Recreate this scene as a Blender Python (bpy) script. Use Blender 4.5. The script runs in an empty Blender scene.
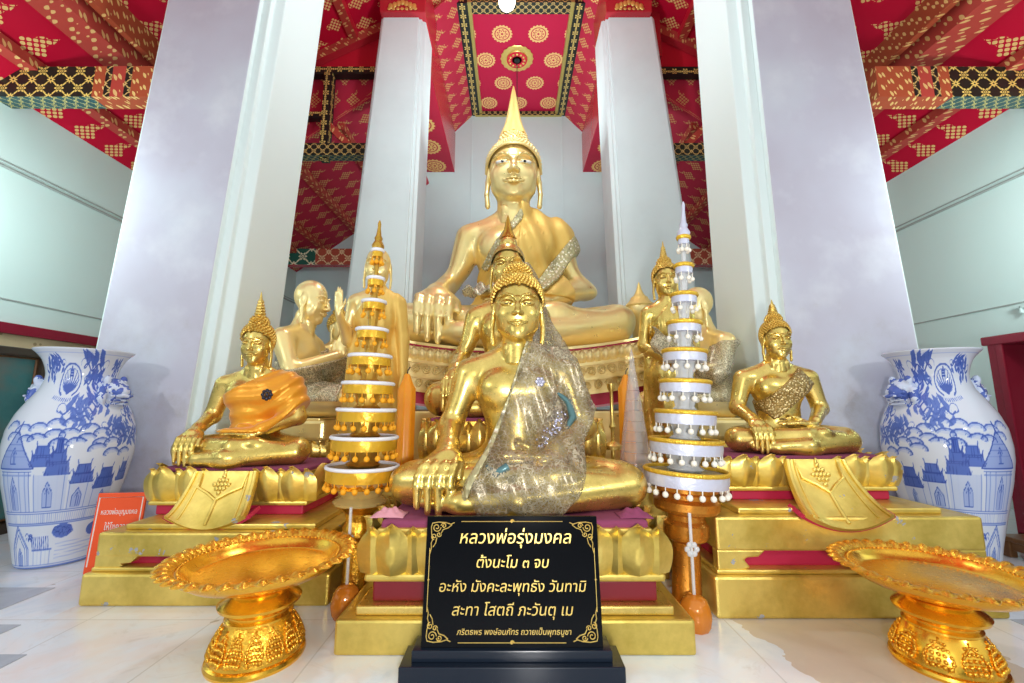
import bpy, math, random
import numpy as np
from mathutils import Vector, Matrix
PI = math.pi
rnd = random.Random(7)
scene = bpy.context.scene
COL = scene.collection

# ---------------------------------------------------------------- camera
F_PX, PITCH, EYE = 430.0, math.atan(64 / 430.0), 1.0
CP, SP = math.cos(PITCH), math.sin(PITCH)
cam_d = bpy.data.cameras.new('camera')
cam_d.sensor_width = 36.0
cam_d.lens = F_PX / 1024 * 36.0
cam_d.clip_start = 0.02
cam = bpy.data.objects.new('camera', cam_d)
COL.objects.link(cam)
cam.location = (0, 0, EYE)
cam.rotation_euler = (PI / 2 + PITCH, 0, 0)
scene.camera = cam


def at(px, py, y):
    """place in the room (x, z) of a photo pixel at the depth y"""
    v = (341.5 - py) / F_PX
    t = y / (CP - v * SP)
    return (px - 512) / F_PX * t, EYE + t * (SP + v * CP)


# ---------------------------------------------------------------- objects
def link(o, parent=None, **props):
    COL.objects.link(o)
    if parent is not None:
        o.parent = parent
    for k, v in props.items():
        o[k] = v
    return o


def thing(name, label, cat, loc=(0, 0, 0), rz=0.0, group=None):
    o = bpy.data.objects.new(name, None)
    o.empty_display_size = 0.1
    COL.objects.link(o)
    o.location = loc
    o.rotation_euler = (0, 0, rz)
    o['label'] = label
    o['category'] = cat
    if group:
        o['group'] = group
    return o


def tag(o, label, cat, group=None):
    o['label'] = label
    o['category'] = cat
    if group:
        o['group'] = group
    return o


class MB:
    """collects shapes and links them as one mesh object"""
    def __init__(self):
        self.v, self.f, self.uv, self.mi, self.n = [], [], [], [], 0

    def add(self, verts, faces, uvs=None, mi=0):
        verts = [tuple(map(float, p)) for p in verts]
        self.v += verts
        for i, fc in enumerate(faces):
            self.f.append([a + self.n for a in fc])
            self.uv.append(uvs[i] if uvs else None)
            self.mi.append(mi)
        self.n += len(verts)
        return self

    def box(self, c, s, taper=1.0, taper_y=None, mi=0, rz=0.0):
        ty = taper if taper_y is None else taper_y
        hx, hy, hz = s[0] / 2, s[1] / 2, s[2] / 2
        vs = []
        for z, kx, ky in ((-hz, 1, 1), (hz, taper, ty)):
            for x, y in ((-hx, -hy), (hx, -hy), (hx, hy), (-hx, hy)):
                x, y = x * kx, y * ky
                if rz:
                    x, y = x * math.cos(rz) - y * math.sin(rz), x * math.sin(rz) + y * math.cos(rz)
                vs.append((c[0] + x, c[1] + y, c[2] + z))
        return self.add(vs, [(3, 2, 1, 0), (4, 5, 6, 7), (0, 1, 5, 4), (1, 2, 6, 5), (2, 3, 7, 6), (3, 0, 4, 7)], mi=mi)

    def prism(self, pts, y0, y1, mi=0):
        """outline in x-z extruded along y"""
        n = len(pts)
        vs = [(p[0], y0, p[1]) for p in pts] + [(p[0], y1, p[1]) for p in pts]
        fs = [tuple(range(n)), tuple(range(2 * n - 1, n - 1, -1))]
        fs += [(i, i + n, (i + 1) % n + n, (i + 1) % n) for i in range(n)]
        return self.add(vs, fs, mi=mi)

    def quad(self, a, b, c, d, uv=None, mi=0):
        return self.add([a, b, c, d], [(0, 1, 2, 3)], [uv] if uv else None, mi=mi)

    def lathe(self, prof, n=48, c=(0, 0, 0), sx=1.0, sy=1.0, mod=None, mi=0, a0=0.0):
        vs, fs = [], []
        m = len(prof)
        for j, (r, z) in enumerate(prof):
            for i in range(n):
                a = 2 * PI * i / n + a0
                rr = r * (mod(a, z, j) if mod else 1.0)
                vs.append((c[0] + rr * math.cos(a) * sx, c[1] + rr * math.sin(a) * sy, c[2] + z))
        for j in range(m - 1):
            for i in range(n):
                k = (i + 1) % n
                fs.append((j * n + i, j * n + k, (j + 1) * n + k, (j + 1) * n + i))
        if prof[0][0] > 1e-5:
            fs.append(tuple(range(n - 1, -1, -1)))
        if prof[-1][0] > 1e-5:
            fs.append(tuple((m - 1) * n + i for i in range(n)))
        return self.add(vs, fs, mi=mi)

    def tube(self, pts, r, n=8, closed=False, mi=0):
        pts = [Vector(p) for p in pts]
        m = len(pts)
        rs = [r] * m if not hasattr(r, '__len__') else r
        vs, fs = [], []
        up = None
        for i, p in enumerate(pts):
            if closed:
                d = pts[(i + 1) % m] - pts[i - 1]
            else:
                d = pts[min(i + 1, m - 1)] - pts[max(i - 1, 0)]
            d = d.normalized() if d.length > 1e-9 else Vector((0, 0, 1))
            if up is None:
                up = Vector((0, 0, 1)) if abs(d.z) < 0.9 else Vector((1, 0, 0))
            x = d.cross(up)
            if x.length < 1e-6:
                x = d.orthogonal()
            x.normalize()
            y = x.cross(d).normalized()
            up = y
            for k in range(n):
                a = 2 * PI * k / n
                vs.append(p + (x * math.cos(a) + y * math.sin(a)) * rs[i])
        for i in range(m if closed else m - 1):
            j = (i + 1) % m
            for k in range(n):
                q = (k + 1) % n
                fs.append((i * n + k, i * n + q, j * n + q, j * n + k))
        if not closed:
            fs += [tuple(range(n - 1, -1, -1)), tuple((m - 1) * n + k for k in range(n))]
        return self.add(vs, fs, mi=mi)

    def ball(self, c, r, n=10, m=7, s=(1, 1, 1), mi=0):
        prof = [(math.sin(PI * j / m) * r, -math.cos(PI * j / m) * r) for j in range(m + 1)]
        vs, fs = [(c[0], c[1], c[2] - r * s[2])], []
        for j in range(1, m):
            for i in range(n):
                a = 2 * PI * i / n
                vs.append((c[0] + prof[j][0] * math.cos(a) * s[0], c[1] + prof[j][0] * math.sin(a) * s[1], c[2] + prof[j][1] * s[2]))
        vs.append((c[0], c[1], c[2] + r * s[2]))
        for i in range(n):
            k = (i + 1) % n
            fs.append((0, 1 + k, 1 + i))
            for j in range(m - 2):
                fs.append((1 + j * n + i, 1 + j * n + k, 1 + (j + 1) * n + k, 1 + (j + 1) * n + i))
            fs.append((1 + (m - 2) * n + i, 1 + (m - 2) * n + k, len(vs) - 1))
        return self.add(vs, fs, mi=mi)

    def grid(self, fn, nu, nv, thick=0.0, mi=0, closed_u=False):
        """surface fn(u,v)->point; thick>0 closes it with a back along the normal"""
        P = [[Vector(fn(i / nu, j / nv)) for i in range(nu + 1)] for j in range(nv + 1)]
        vs = [p for row in P for p in row]
        w = nu + 1
        fs = [(j * w + i, j * w + i + 1, (j + 1) * w + i + 1, (j + 1) * w + i) for j in range(nv) for i in range(nu)]
        if thick:
            back = []
            for j in range(nv + 1):
                for i in range(nu + 1):
                    du = P[j][min(i + 1, nu)] - P[j][max(i - 1, 0)]
                    dv = P[min(j + 1, nv)][i] - P[max(j - 1, 0)][i]
                    n = du.cross(dv)
                    n = n.normalized() if n.length > 1e-10 else Vector((0, 1, 0))
                    back.append(P[j][i] - n * thick)
            o = len(vs)
            vs += back
            fs += [tuple(o + a for a in reversed(q)) for q in list(fs)]
            for i in range(nu):
                fs.append((i + 1, i, o + i, o + i + 1))
                b = nv * w
                fs.append((b + i, b + i + 1, o + b + i + 1, o + b + i))
            for j in range(nv):
                fs.append((j * w, (j + 1) * w, o + (j + 1) * w, o + j * w))
                fs.append(((j + 1) * w + nu, j * w + nu, o + j * w + nu, o + (j + 1) * w + nu))
        return self.add(vs, fs, mi=mi)

    def build(self, name, mat, parent=None, smooth=40, bevel=0.0, seg=2, **props):
        me = bpy.data.meshes.new(name)
        me.from_pydata(self.v, [], self.f)
        for m in (mat if isinstance(mat, (list, tuple)) else [mat]):
            me.materials.append(m)
        if any(self.mi):
            me.polygons.foreach_set('material_index', self.mi)
        if any(u is not None for u in self.uv):
            l = me.uv_layers.new(name='UVMap')
            k = 0
            for fc, u in zip(self.f, self.uv):
                for q in range(len(fc)):
                    if u:
                        l.data[k].uv = u[q]
                    k += 1
        me.validate()
        if smooth:
            me.shade_smooth()
            if smooth < 180:
                me.set_sharp_from_angle(angle=math.radians(smooth))
        o = bpy.data.objects.new(name, me)
        link(o, parent, **props)
        if bevel:
            b = o.modifiers.new('Bevel', 'BEVEL')
            b.width = bevel
            b.segments = seg
            b.limit_method = 'ANGLE'
            b.angle_limit = math.radians(35)
            b.harden_normals = False
        return o


def npmesh(name, V, Q, mat, parent=None, smooth=180, **props):
    me = bpy.data.meshes.new(name)
    V = np.ascontiguousarray(V, dtype=np.float32)
    Q = np.ascontiguousarray(Q, dtype=np.int32)
    me.vertices.add(len(V))
    me.vertices.foreach_set('co', V.ravel())
    k = Q.shape[1]
    me.loops.add(Q.size)
    me.loops.foreach_set('vertex_index', Q.ravel())
    me.polygons.add(len(Q))
    me.polygons.foreach_set('loop_start', np.arange(0, Q.size, k, dtype=np.int32))
    me.update(calc_edges=True)
    me.validate()
    me.materials.append(mat)
    me.shade_smooth()
    if smooth < 180:
        me.set_sharp_from_angle(angle=math.radians(smooth))
    o = bpy.data.objects.new(name, me)
    return link(o, parent, **props)


def share(src, parent, name=None, **props):
    """a copy of one object (mesh data shared) under another parent"""
    c = src.copy()
    COL.objects.link(c)
    c.parent = parent
    return c


def copy_tree(o, parent=None):
    c = o.copy()
    COL.objects.link(c)
    c.parent = parent
    for ch in list(o.children):
        copy_tree(ch, c)
    return c


# ---------------------------------------------------------------- solid shapes by distance fields
def smin(a, b, k):
    if k <= 0:
        return np.minimum(a, b)
    h = np.maximum(k - np.abs(a - b), 0) / k
    return np.minimum(a, b) - h * h * k * 0.25


class Field:
    def __init__(self, lo, hi, h):
        self.h = h
        self.lo = np.array(lo, float)
        self.n = np.ceil((np.array(hi) - self.lo) / h).astype(int) + 1
        ax = [self.lo[i] + h * np.arange(self.n[i]) for i in range(3)]
        self.ax = ax
        self.D = np.full(self.n, 1.0, dtype=np.float32)

    def box(self, lo, hi, pad):
        s = []
        for i in range(3):
            a = int(np.clip(math.floor((lo[i] - pad - self.lo[i]) / self.h), 0, self.n[i]))
            b = int(np.clip(math.ceil((hi[i] + pad - self.lo[i]) / self.h) + 1, 0, self.n[i]))
            s.append(slice(a, b))
        s = tuple(s)
        g = np.meshgrid(*[self.ax[i][s[i]] for i in range(3)], indexing='ij', sparse=True)
        return s, g

    def put(self, s, d, k, op):
        if op == '+':
            self.D[s] = smin(self.D[s], d, k)
        elif op == '-':
            self.D[s] = -smin(-self.D[s], d, k)

    def cone(self, a, b, r1, r2=None, k=0.02, op='+', flat=None):
        """tapered capsule; flat=(nx,ny,nz,f) squeezes it along a direction"""
        r2 = r1 if r2 is None else r2
        a, b = np.array(a, float), np.array(b, float)
        m = max(r1, r2)
        s, (X, Y, Z) = self.box(np.minimum(a, b) - m, np.maximum(a, b) + m, k + 2 * self.h)
        ab = b - a
        L = max(float(ab @ ab), 1e-12)
        px, py, pz = X - a[0], Y - a[1], Z - a[2]
        t = np.clip((px * ab[0] + py * ab[1] + pz * ab[2]) / L, 0, 1)
        qx, qy, qz = px - t * ab[0], py - t * ab[1], pz - t * ab[2]
        d2 = qx * qx + qy * qy + qz * qz
        if flat:
            nx, ny, nz, f = flat
            q = qx * nx + qy * ny + qz * nz
            d2 = d2 + q * q * (f * f - 1)
        d = np.sqrt(d2) - (r1 + t * (r2 - r1))
        self.put(s, d, k, op)
        return self

    def chain(self, pts, rs, k=0.02, op='+', flat=None):
        if not hasattr(rs, '__len__'):
            rs = [rs] * len(pts)
        for i in range(len(pts) - 1):
            self.cone(pts[i], pts[i + 1], rs[i], rs[i + 1], k, op, flat)
        return self

    def ell(self, c, r, k=0.02, op='+', rx=0.0, ry=0.0, rz=0.0):
        c, r = np.array(c, float), np.array(r, float)
        m = r.max()
        ext = np.array([m, m, m]) if (rx or ry or rz) else r
        s, (X, Y, Z) = self.box(c - ext, c + ext, k + 2 * self.h)
        x, y, z = X - c[0], Y - c[1], Z - c[2]
        if rx:
            y, z = y * math.cos(rx) + z * math.sin(rx), -y * math.sin(rx) + z * math.cos(rx)
        if ry:
            x, z = x * math.cos(ry) - z * math.sin(ry), x * math.sin(ry) + z * math.cos(ry)
        if rz:
            x, y = x * math.cos(rz) + y * math.sin(rz), -x * math.sin(rz) + y * math.cos(rz)
        k0 = np.sqrt((x / r[0]) ** 2 + (y / r[1]) ** 2 + (z / r[2]) ** 2)
        k1 = np.sqrt((x / r[0] ** 2) ** 2 + (y / r[1] ** 2) ** 2 + (z / r[2] ** 2) ** 2) + 1e-9
        self.put(s, k0 * (k0 - 1) / k1, k, op)
        return self

    def coords(self):
        return np.meshgrid(*self.ax, indexing='ij', sparse=True)

    def mesh(self, D=None):
        D = self.D if D is None else D
        D = D.copy()
        for i in range(3):                       # closed at the border
            sl = [slice(None)] * 3
            for e in (0, -1):
                sl[i] = e
                D[tuple(sl)] = np.maximum(D[tuple(sl)], 1e-4)
        S = D < 0
        n = np.array(D.shape) - 1
        acc = np.zeros((*n, 3), np.float32)
        cnt = np.zeros(tuple(n), np.float32)
        offs = [(i, j, k) for i in (0, 1) for j in (0, 1) for k in (0, 1)]
        def cut(o):
            return tuple(slice(o[i], o[i] + n[i]) for i in range(3))
        for a in offs:
            for d in range(3):
                if a[d]:
                    continue
                b = list(a)
                b[d] = 1
                da, db = D[cut(a)], D[cut(b)]
                m = (da < 0) != (db < 0)
                if not m.any():
                    continue
                t = np.where(m, da / np.where(m, da - db, 1), 0)
                for q in range(3):
                    acc[..., q] += np.where(m, a[q] + (t if q == d else 0), 0)
                cnt += m
        act = cnt > 0
        idx = np.full(tuple(n), -1, np.int64)
        idx[act] = np.arange(act.sum())
        cells = np.argwhere(act)
        V = (cells + acc[act] / cnt[act][:, None]) * self.h + self.lo
        quads = []
        for d in range(3):
            u, w = (d + 1) % 3, (d + 2) % 3
            sl0 = [slice(1, -1)] * 3
            sl0[d] = slice(0, -1)
            sl1 = list(sl0)
            sl1[d] = slice(1, None)
            A, B = S[tuple(sl0)], S[tuple(sl1)]
            for flip, M in ((False, A & ~B), (True, ~A & B)):
                p = np.argwhere(M)
                if not len(p):
                    continue
                o = np.ones(3, int)
                o[d] = 0
                p = p + o
                def id_(du, dw):
                    q = p.copy()
                    q[:, u] -= du
                    q[:, w] -= dw
                    return idx[q[:, 0], q[:, 1], q[:, 2]]
                q = np.stack([id_(1, 1), id_(0, 1), id_(0, 0), id_(1, 0)], 1)
                quads.append(q[:, ::-1] if flip else q)
        return V, np.concatenate(quads)


# ---------------------------------------------------------------- shader expressions
class X:
    """a float socket with arithmetic"""
    def __init__(self, nt, s):
        self.nt, self.s = nt, s

    def op(self, o, b=None, c=None, rev=False, clamp=False):
        n = self.nt.nodes.new('ShaderNodeMath')
        n.operation = o
        n.use_clamp = clamp
        args = [self, b, c]
        if rev:
            args = [b, self, c]
        for i, a in enumerate(args):
            if a is None:
                continue
            if isinstance(a, X):
                self.nt.links.new(a.s, n.inputs[i])
            else:
                n.inputs[i].default_value = a
        return X(self.nt, n.outputs[0])

    def __add__(s, b): return s.op('ADD', b)
    __radd__ = __add__
    def __sub__(s, b): return s.op('SUBTRACT', b)
    def __rsub__(s, b): return s.op('SUBTRACT', b, rev=True)
    def __mul__(s, b): return s.op('MULTIPLY', b)
    __rmul__ = __mul__
    def __truediv__(s, b): return s.op('DIVIDE', b)
    def lt(s, b): return s.op('LESS_THAN', b)
    def gt(s, b): return s.op('GREATER_THAN', b)
    def abs(s): return s.op('ABSOLUTE')
    def sin(s): return s.op('SINE')
    def cos(s): return s.op('COSINE')
    def frac(s): return s.op('FRACT')
    def floor(s): return s.op('FLOOR')
    def sqrt(s): return s.op('SQRT')
    def mx(s, b): return s.op('MAXIMUM', b)
    def mn(s, b): return s.op('MINIMUM', b)
    def mod(s, b): return s.op('FLOORED_MODULO', b)
    def atan2(s, b): return s.op('ARCTAN2', b)
    def clamp(s): return s.op('ADD', 0.0, clamp=True)
    def pow(s, b): return s.op('POWER', b)


class Mat:
    def __init__(self, name, color=(.8, .8, .8), rough=.5, metal=0.0, **kw):
        self.m = bpy.data.materials.new(name)
        self.m.use_nodes = True
        self.nt = self.m.node_tree
        self.b = self.nt.nodes['Principled BSDF']
        self.set('Base Color', (*color, 1))
        self.set('Roughness', rough)
        self.set('Metallic', metal)
        for k, v in kw.items():
            self.set(k.replace('_', ' '), v)

    def set(self, k, v):
        if isinstance(v, X):
            self.nt.links.new(v.s, self.b.inputs[k])
        elif isinstance(v, bpy.types.NodeSocket):
            self.nt.links.new(v, self.b.inputs[k])
        else:
            self.b.inputs[k].default_value = v
        return self

    def node(self, t, ins=None, **props):
        n = self.nt.nodes.new(t)
        for k, v in props.items():
            setattr(n, k, v)
        for k, v in (ins or {}).items():
            if isinstance(v, X):
                self.nt.links.new(v.s, n.inputs[k])
            elif isinstance(v, bpy.types.NodeSocket):
                self.nt.links.new(v, n.inputs[k])
            else:
                n.inputs[k].default_value = v
        return n

    def coord(self, kind='Object'):
        if not hasattr(self, 'tc'):
            self.tc = self.nt.nodes.new('ShaderNodeTexCoord')
        return self.tc.outputs[kind]

    def xyz(self, kind='Object'):
        n = self.node('ShaderNodeSeparateXYZ', {0: self.coord(kind)})
        return [X(self.nt, n.outputs[i]) for i in range(3)]

    def noise(self, scale, detail=3, rough=.55, kind='Object', dist=0.0, vec=None):
        n = self.node('ShaderNodeTexNoise', {'Vector': vec or self.coord(kind), 'Scale': scale, 'Detail': detail, 'Roughness': rough, 'Distortion': dist})
        return X(self.nt, n.outputs[0])

    def voro(self, scale, kind='Object', feature='F1', rand=1.0, vec=None):
        n = self.node('ShaderNodeTexVoronoi', {'Vector': vec or self.coord(kind), 'Scale': scale, 'Randomness': rand}, feature=feature)
        return X(self.nt, n.outputs[0])

    def ramp(self, f, stops, interp='LINEAR'):
        n = self.node('ShaderNodeValToRGB', {0: f})
        r = n.color_ramp
        r.interpolation = interp
        while len(r.elements) < len(stops):
            r.elements.new(0.5)
        for e, (p, c) in zip(r.elements, stops):
            e.position = p
            e.color = (*c, 1) if len(c) == 3 else c
        return n.outputs[0]

    def mix(self, f, a, b):
        n = self.nt.nodes.new('ShaderNodeMix')
        n.data_type = 'RGBA'
        for i, v in ((0, f), (6, a), (7, b)):
            if isinstance(v, X):
                self.nt.links.new(v.s, n.inputs[i])
            elif isinstance(v, bpy.types.NodeSocket):
                self.nt.links.new(v, n.inputs[i])
            else:
                n.inputs[i].default_value = v if i == 0 else (*v, 1)
        return n.outputs[2]

    def bump(self, h, strength=.3, dist=.01):
        n = self.node('ShaderNodeBump', {'Height': h, 'Strength': strength, 'Distance': dist})
        self.set('Normal', n.outputs[0])
        return self
# ---------------------------------------------------------------- materials
M = {}


def gold(name, col, dark, rough=.3, metal=.9, amt=.55, scale=3.0, bump=.12, bscale=40, spec=.5):
    m = Mat(name, col, rough, metal)
    n = m.noise(scale, 5, .6)
    n2 = m.noise(scale * 9, 3, .6)
    f = ((n * .75 + n2 * .25 - .5) * 3.2 + .35).clamp() * amt
    m.set('Base Color', m.mix(f, col, dark))
    m.set('Roughness', (n2 - .5) * .35 + rough)
    m.bump(m.noise(bscale, 3, .6), bump, .004)
    M[name] = m.m
    return m


gold('gold_leaf', (.95, .71, .22), (.50, .36, .08), .31, .92, .95, 5.0, .16, 30)
gold('gold_pale', (1.0, .83, .40), (.97, .72, .24), .34, .68, .7, 1.2, .1, 14)
gold('gold_pedestal', (.84, .64, .17), (.50, .37, .07), .38, .85, .9, 3.0, .3, 24)
gold('gold_tray', (.98, .57, .07), (.80, .38, .03), .22, .95, .6, 5.0, .05, 40)
gold('gold_relief', (.98, .57, .07), (.62, .27, .02), .3, .95, .9, 30.0, .9, 55)
gold('gold_matte', (1.0, .78, .28), (.90, .62, .16), .5, .35, .6, 6.0, .6, 30)
gold('gold_carved', (1.0, .83, .42), (.80, .60, .20), .42, .45, .8, 9.0, .9, 20)
gold('gold_dark', (.75, .46, .08), (.40, .20, .02), .3, .9, .9, 5.0, .3, 30)
gold('gold_curl', (.80, .55, .13), (.50, .30, .05), .4, .85, .8, 6.0, .3, 60)
gold('gold_orange', (.74, .30, .04), (.36, .12, .01), .32, .75, .9, 8.0, .3, 40)

# worn gold paint on the old plinths: chips down to grey plaster
m = Mat('gold_worn', (.8, .6, .1), .42, .8)
n = m.noise(2.2, 6, .65)
n2 = m.noise(17, 4, .6)
chip = (m.noise(5.5, 5, .7).gt(.625) * m.noise(17, 3, .5).gt(.50))
c = m.mix(((n - .5) * 4 + .45).clamp() * .9, (.92, .70, .19), (.52, .37, .06))
c = m.mix(chip, c, (.36, .36, .37))
m.set('Base Color', c)
m.set('Metallic', (1 - chip) * .82)
m.set('Roughness', (n2 - .5) * .4 + .4)
m.bump(n2 - chip * .6, .45, .006)
M['gold_worn'] = m.m

# plaster of the piers: faint mauve, mottled with painted-in light spots, grimy in patches
m = Mat('plaster', (.8, .8, .8), .75)
n = m.noise(.9, 4, .5)
g = m.noise(3.5, 6, .7)
c = m.ramp(n, [(.3, (.54, .52, .62)), (.5, (.59, .59, .70)), (.7, (.66, .71, .80))])
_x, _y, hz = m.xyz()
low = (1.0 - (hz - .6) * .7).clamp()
c = m.mix(((m.noise(2.4, 4, .55) - .52) * 4).clamp() * .5, c, (.80, .83, .90))  # pale spots of light thrown back by the gold, put into the colour
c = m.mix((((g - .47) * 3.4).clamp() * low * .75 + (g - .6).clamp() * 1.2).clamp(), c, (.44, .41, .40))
m.set('Base Color', c)
m.bump(g, .08, .01)
M['plaster'] = m.m
M['plaster_white'] = Mat('plaster_white', (.80, .91, .91), .7).m
M['plaster_white'].node_tree
m = Mat('plaster_column', (.84, .87, .87), .7)
m.set('Base Color', m.mix((m.noise(1.4, 5, .6) - .42).clamp() * 2.2, (.74, .84, .86), (.66, .74, .76)))
M['plaster_column'] = m.m
m = Mat('wall_mint', (.70, .80, .78), .65)
m.set('Base Color', m.mix(m.noise(.7, 3, .5), (.62, .80, .77), (.69, .82, .79)))
M['wall_mint'] = m.m
m = Mat('wall_blue', (.66, .72, .76), .7)
m.set('Base Color', m.mix(((m.noise(.6, 4, .6) - .35) * 2).clamp(), (.60, .73, .74), (.52, .62, .64)))
M['wall_blue'] = m.m
M['groove'] = Mat('groove', (.36, .40, .38), .8).m

# marble floor: white-pink slabs with grey ones to the side
m = Mat('marble', (.85, .85, .85), .22)
x, y, z = m.xyz()
v1 = m.noise(1.3, 6, .62, dist=1.2)
v2 = m.noise(4.0, 5, .65, dist=2.0)
c = m.ramp(v1, [(.28, (.56, .68, .80)), (.44, (.74, .81, .88)), (.56, (.79, .78, .80)), (.72, (.66, .74, .82))])
c = m.mix(((v2 - .58).clamp() * 3.0).clamp(), c, (.55, .53, .52))
e1 = m.noise(2.6, 4, .6)
stain = (x - 1.06 + (y - 2.05) * .32 + (e1 - .5) * .35).gt(0) * (x + (e1 - .5) * .7).lt(1.95) * y.gt(1.2) * y.lt(2.6)
c = m.mix(stain * .75, c, m.mix(v2, (.62, .50, .36), (.50, .40, .29)))
rose = ((e1 - .46) * 5).clamp() * x.lt(-.6) * x.gt(-2.2)
c = m.mix(rose * .5, c, (.74, .60, .52))
dirt = (m.noise(9, 2, .5).gt(.76))
c = m.mix(dirt * .6, c, (.25, .17, .08))
fx, fy = (x + 50.0) / .6, (y + 50.0) / .6
jx = (fx.frac() - .5).abs().gt(.494)
jy = (fy.frac() - .5).abs().gt(.494)
c = m.mix(jx.mx(jy) * .55, c, (.50, .50, .50))
m.set('Base Color', c)
M['marble'] = m.m
m = Mat('marble_grey', (.42, .46, .52), .22)
m.set('Base Color', m.ramp(m.noise(2.5, 6, .62, dist=1.2), [(.3, (.34, .38, .44)), (.7, (.50, .54, .60))]))
M['marble_grey'] = m.m


def red_motif(name, red, red2, gcol, cu, cv, kind='flower', kindc='UV'):
    """gold stencil on red boards: staggered flower sprays or round medallions"""
    m = Mat(name, red, .55, 0.0, Specular_IOR_Level=.15)
    u, v, _ = m.xyz(kindc)
    row = (v / cv).floor()
    uu = u / cu + row.mod(2.0) * .5
    a = (uu.frac() - .5) * cu
    b = ((v / cv).frac() - .5) * cv
    base = m.mix(m.noise(1.6, 4, .6, kindc), red, red2)
    if kind == 'flower':
        k = cv
        th = b.atan2(a)
        body = ((a / (k * .25)) * (a / (k * .25)) + (b / (k * .33)) * (b / (k * .33))).lt((th * 4.0).cos() * .3 + .72)
        s = 52.0 / .75
        dots = ((a + b) * s * .75).sin() * ((a - b) * s * .75).sin()
        stalk = ((a - b * .25).abs() / (k * .07) + (b - k * .30).abs() / (k * .19)).lt(1)
        wing = ((a.abs() - k * .13).abs() / (k * .07) + (b - k * .15).abs() / (k * .05)).lt(1)
        f = (body * dots.abs().gt(.36)).mx(stalk * dots.abs().gt(.3))
    elif kind == 'medal':
        r = (a * a + b * b).sqrt()
        th = b.atan2(a)
        R = cv * .30
        ed = (th * 18.0).cos() * (R * .06) + R
        f = r.lt(ed) * (1 - (r - R * .72).abs().lt(R * .05)) * (1 - ((th * 9.0).cos() * (R * .1) + R * .42 - r).abs().lt(R * .06)) * (1 - r.lt(R * .12))
    elif kind == 'band':
        s = 2 * PI / cv
        f = ((u * s * .55).sin() * (v * s * .7).sin() + (u * s * 2.1 + v * s).sin() * .45).gt(.62)
    m.set('Base Color', m.mix(f, base, gcol))
    m.set('Roughness', .5 - f * .1)
    M[name] = m.m
    return m


RED, RED2, GM = (.56, .006, .036), (.47, .005, .030), (.78, .52, .20)
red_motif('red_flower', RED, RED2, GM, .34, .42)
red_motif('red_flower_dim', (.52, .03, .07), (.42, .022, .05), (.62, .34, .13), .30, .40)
red_motif('red_medal', (.54, .016, .065), (.46, .014, .055), (.80, .50, .20), .66, .60, 'medal')
red_motif('red_medal_beam', (.45, .02, .05), (.36, .015, .04), (.70, .42, .14), .70, .80, 'medal')
red_motif('red_band', (.50, .07, .05), (.42, .05, .04), (.74, .46, .18), .1, .11, 'band')
red_motif('orange_band', (.45, .09, .04), (.38, .07, .03), (.80, .55, .20), .1, .085, 'band')
m = Mat('red_plain', RED, .45)
m.set('Base Color', m.mix(m.noise(2, 3), RED, (.66, .012, .03)))
M['red_plain'] = m.m
m = Mat('red_gloss', (.48, .02, .035), .22)
M['red_gloss'] = m.m


def lattice(name, bg, gcol, c, hot=None, sprig=False):
    m = Mat(name, bg, .4)
    u, v, _ = m.xyz('UV')
    a = ((u / c).frac() - .5) * c
    b = ((v / c).frac() - .5) * c
    r = (a * a + b * b).sqrt()
    th = b.atan2(a)
    R = c * (.27 if sprig else .2)
    fl = r.lt((th * 6.0).cos() * (R * .28) + R) * (1 - (r - R * .55).abs().lt(R * .12)) * (1 - r.lt(R * .2))
    # small diamonds half way between the flowers
    a2, b2 = (a.abs() - c * .5).abs(), (b.abs() - c * .5).abs()
    r2 = (a2 * a2 + b2 * b2).sqrt()
    th2 = b2.atan2(a2)
    fl2 = r2.lt((th2 * 8.0).cos() * (R * .25) + R * .85) * (1 - r2.lt(R * .25))
    dg = ((a.abs() - b.abs()).abs().lt(c * .055)) * (((a.abs() - c * .25).abs()).lt(c * .085))
    f = fl.mx((a.abs() - c * .42).abs().lt(c * .05) * b.abs().lt(c * .10)) if sprig else fl.mx(fl2).mx(dg)
    col = m.mix(f, bg, gcol)
    if hot:
        col = m.mix(r2.lt(R * .3), col, hot)
    m.set('Base Color', col)
    M[name] = m.m


lattice('black_lattice', (.006, .012, .010), (.78, .55, .14), .17)
lattice('black_lattice_small', (.006, .014, .012), (.70, .48, .16), .13)
lattice('black_sprig', (.006, .012, .010), (.74, .55, .16), .165, None, True)
lattice('teal_lattice', (.01, .07, .08), (.55, .45, .14), .10)
lattice('green_tile', (.01, .10, .07), (.80, .72, .50), .34, (.6, .05, .03))
lattice('red_tile', (.42, .07, .04), (.80, .62, .36), .26)
M['gilt_edge'] = Mat('gilt_edge', (.50, .40, .12), .4, .5).m
M['black_strip'] = Mat('black_strip', (.008, .014, .012), .4).m

# fabrics, waxes, plastics
m = Mat('orange_satin', (.86, .36, .01), .34, .35)
m.set('Base Color', m.mix(m.noise(5, 3), (.90, .44, .02), (.80, .27, .01)))
m.set('Sheen Weight', .3)
m.bump(m.noise(14, 3, .5, dist=1.0), .25, .01)
M['orange_satin'] = m.m
m = Mat('gold_cloth', (.95, .70, .22), .55, .3)
m.set('Base Color', m.mix(m.noise(2, 3), (.92, .66, .20), (.78, .50, .10)))
m.bump(m.noise(5, 3, .5), .2, .03)
M['gold_cloth'] = m.m
m = Mat('lace_edge', (.74, .70, .48), .5, .4)
v = m.voro(26)
m.set('Base Color', m.mix(v.lt(.32), (.52, .47, .26), (.88, .84, .66)))
m.bump(v, .8, .02)
M['lace_edge'] = m.m
m = Mat('sequin_sash', (.62, .48, .22), .35, .7)
v = m.voro(75)
m.set('Base Color', m.mix(v.lt(.34), (.36, .24, .08), (.86, .70, .38)))
m.bump(v, 1.0, .006)
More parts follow.
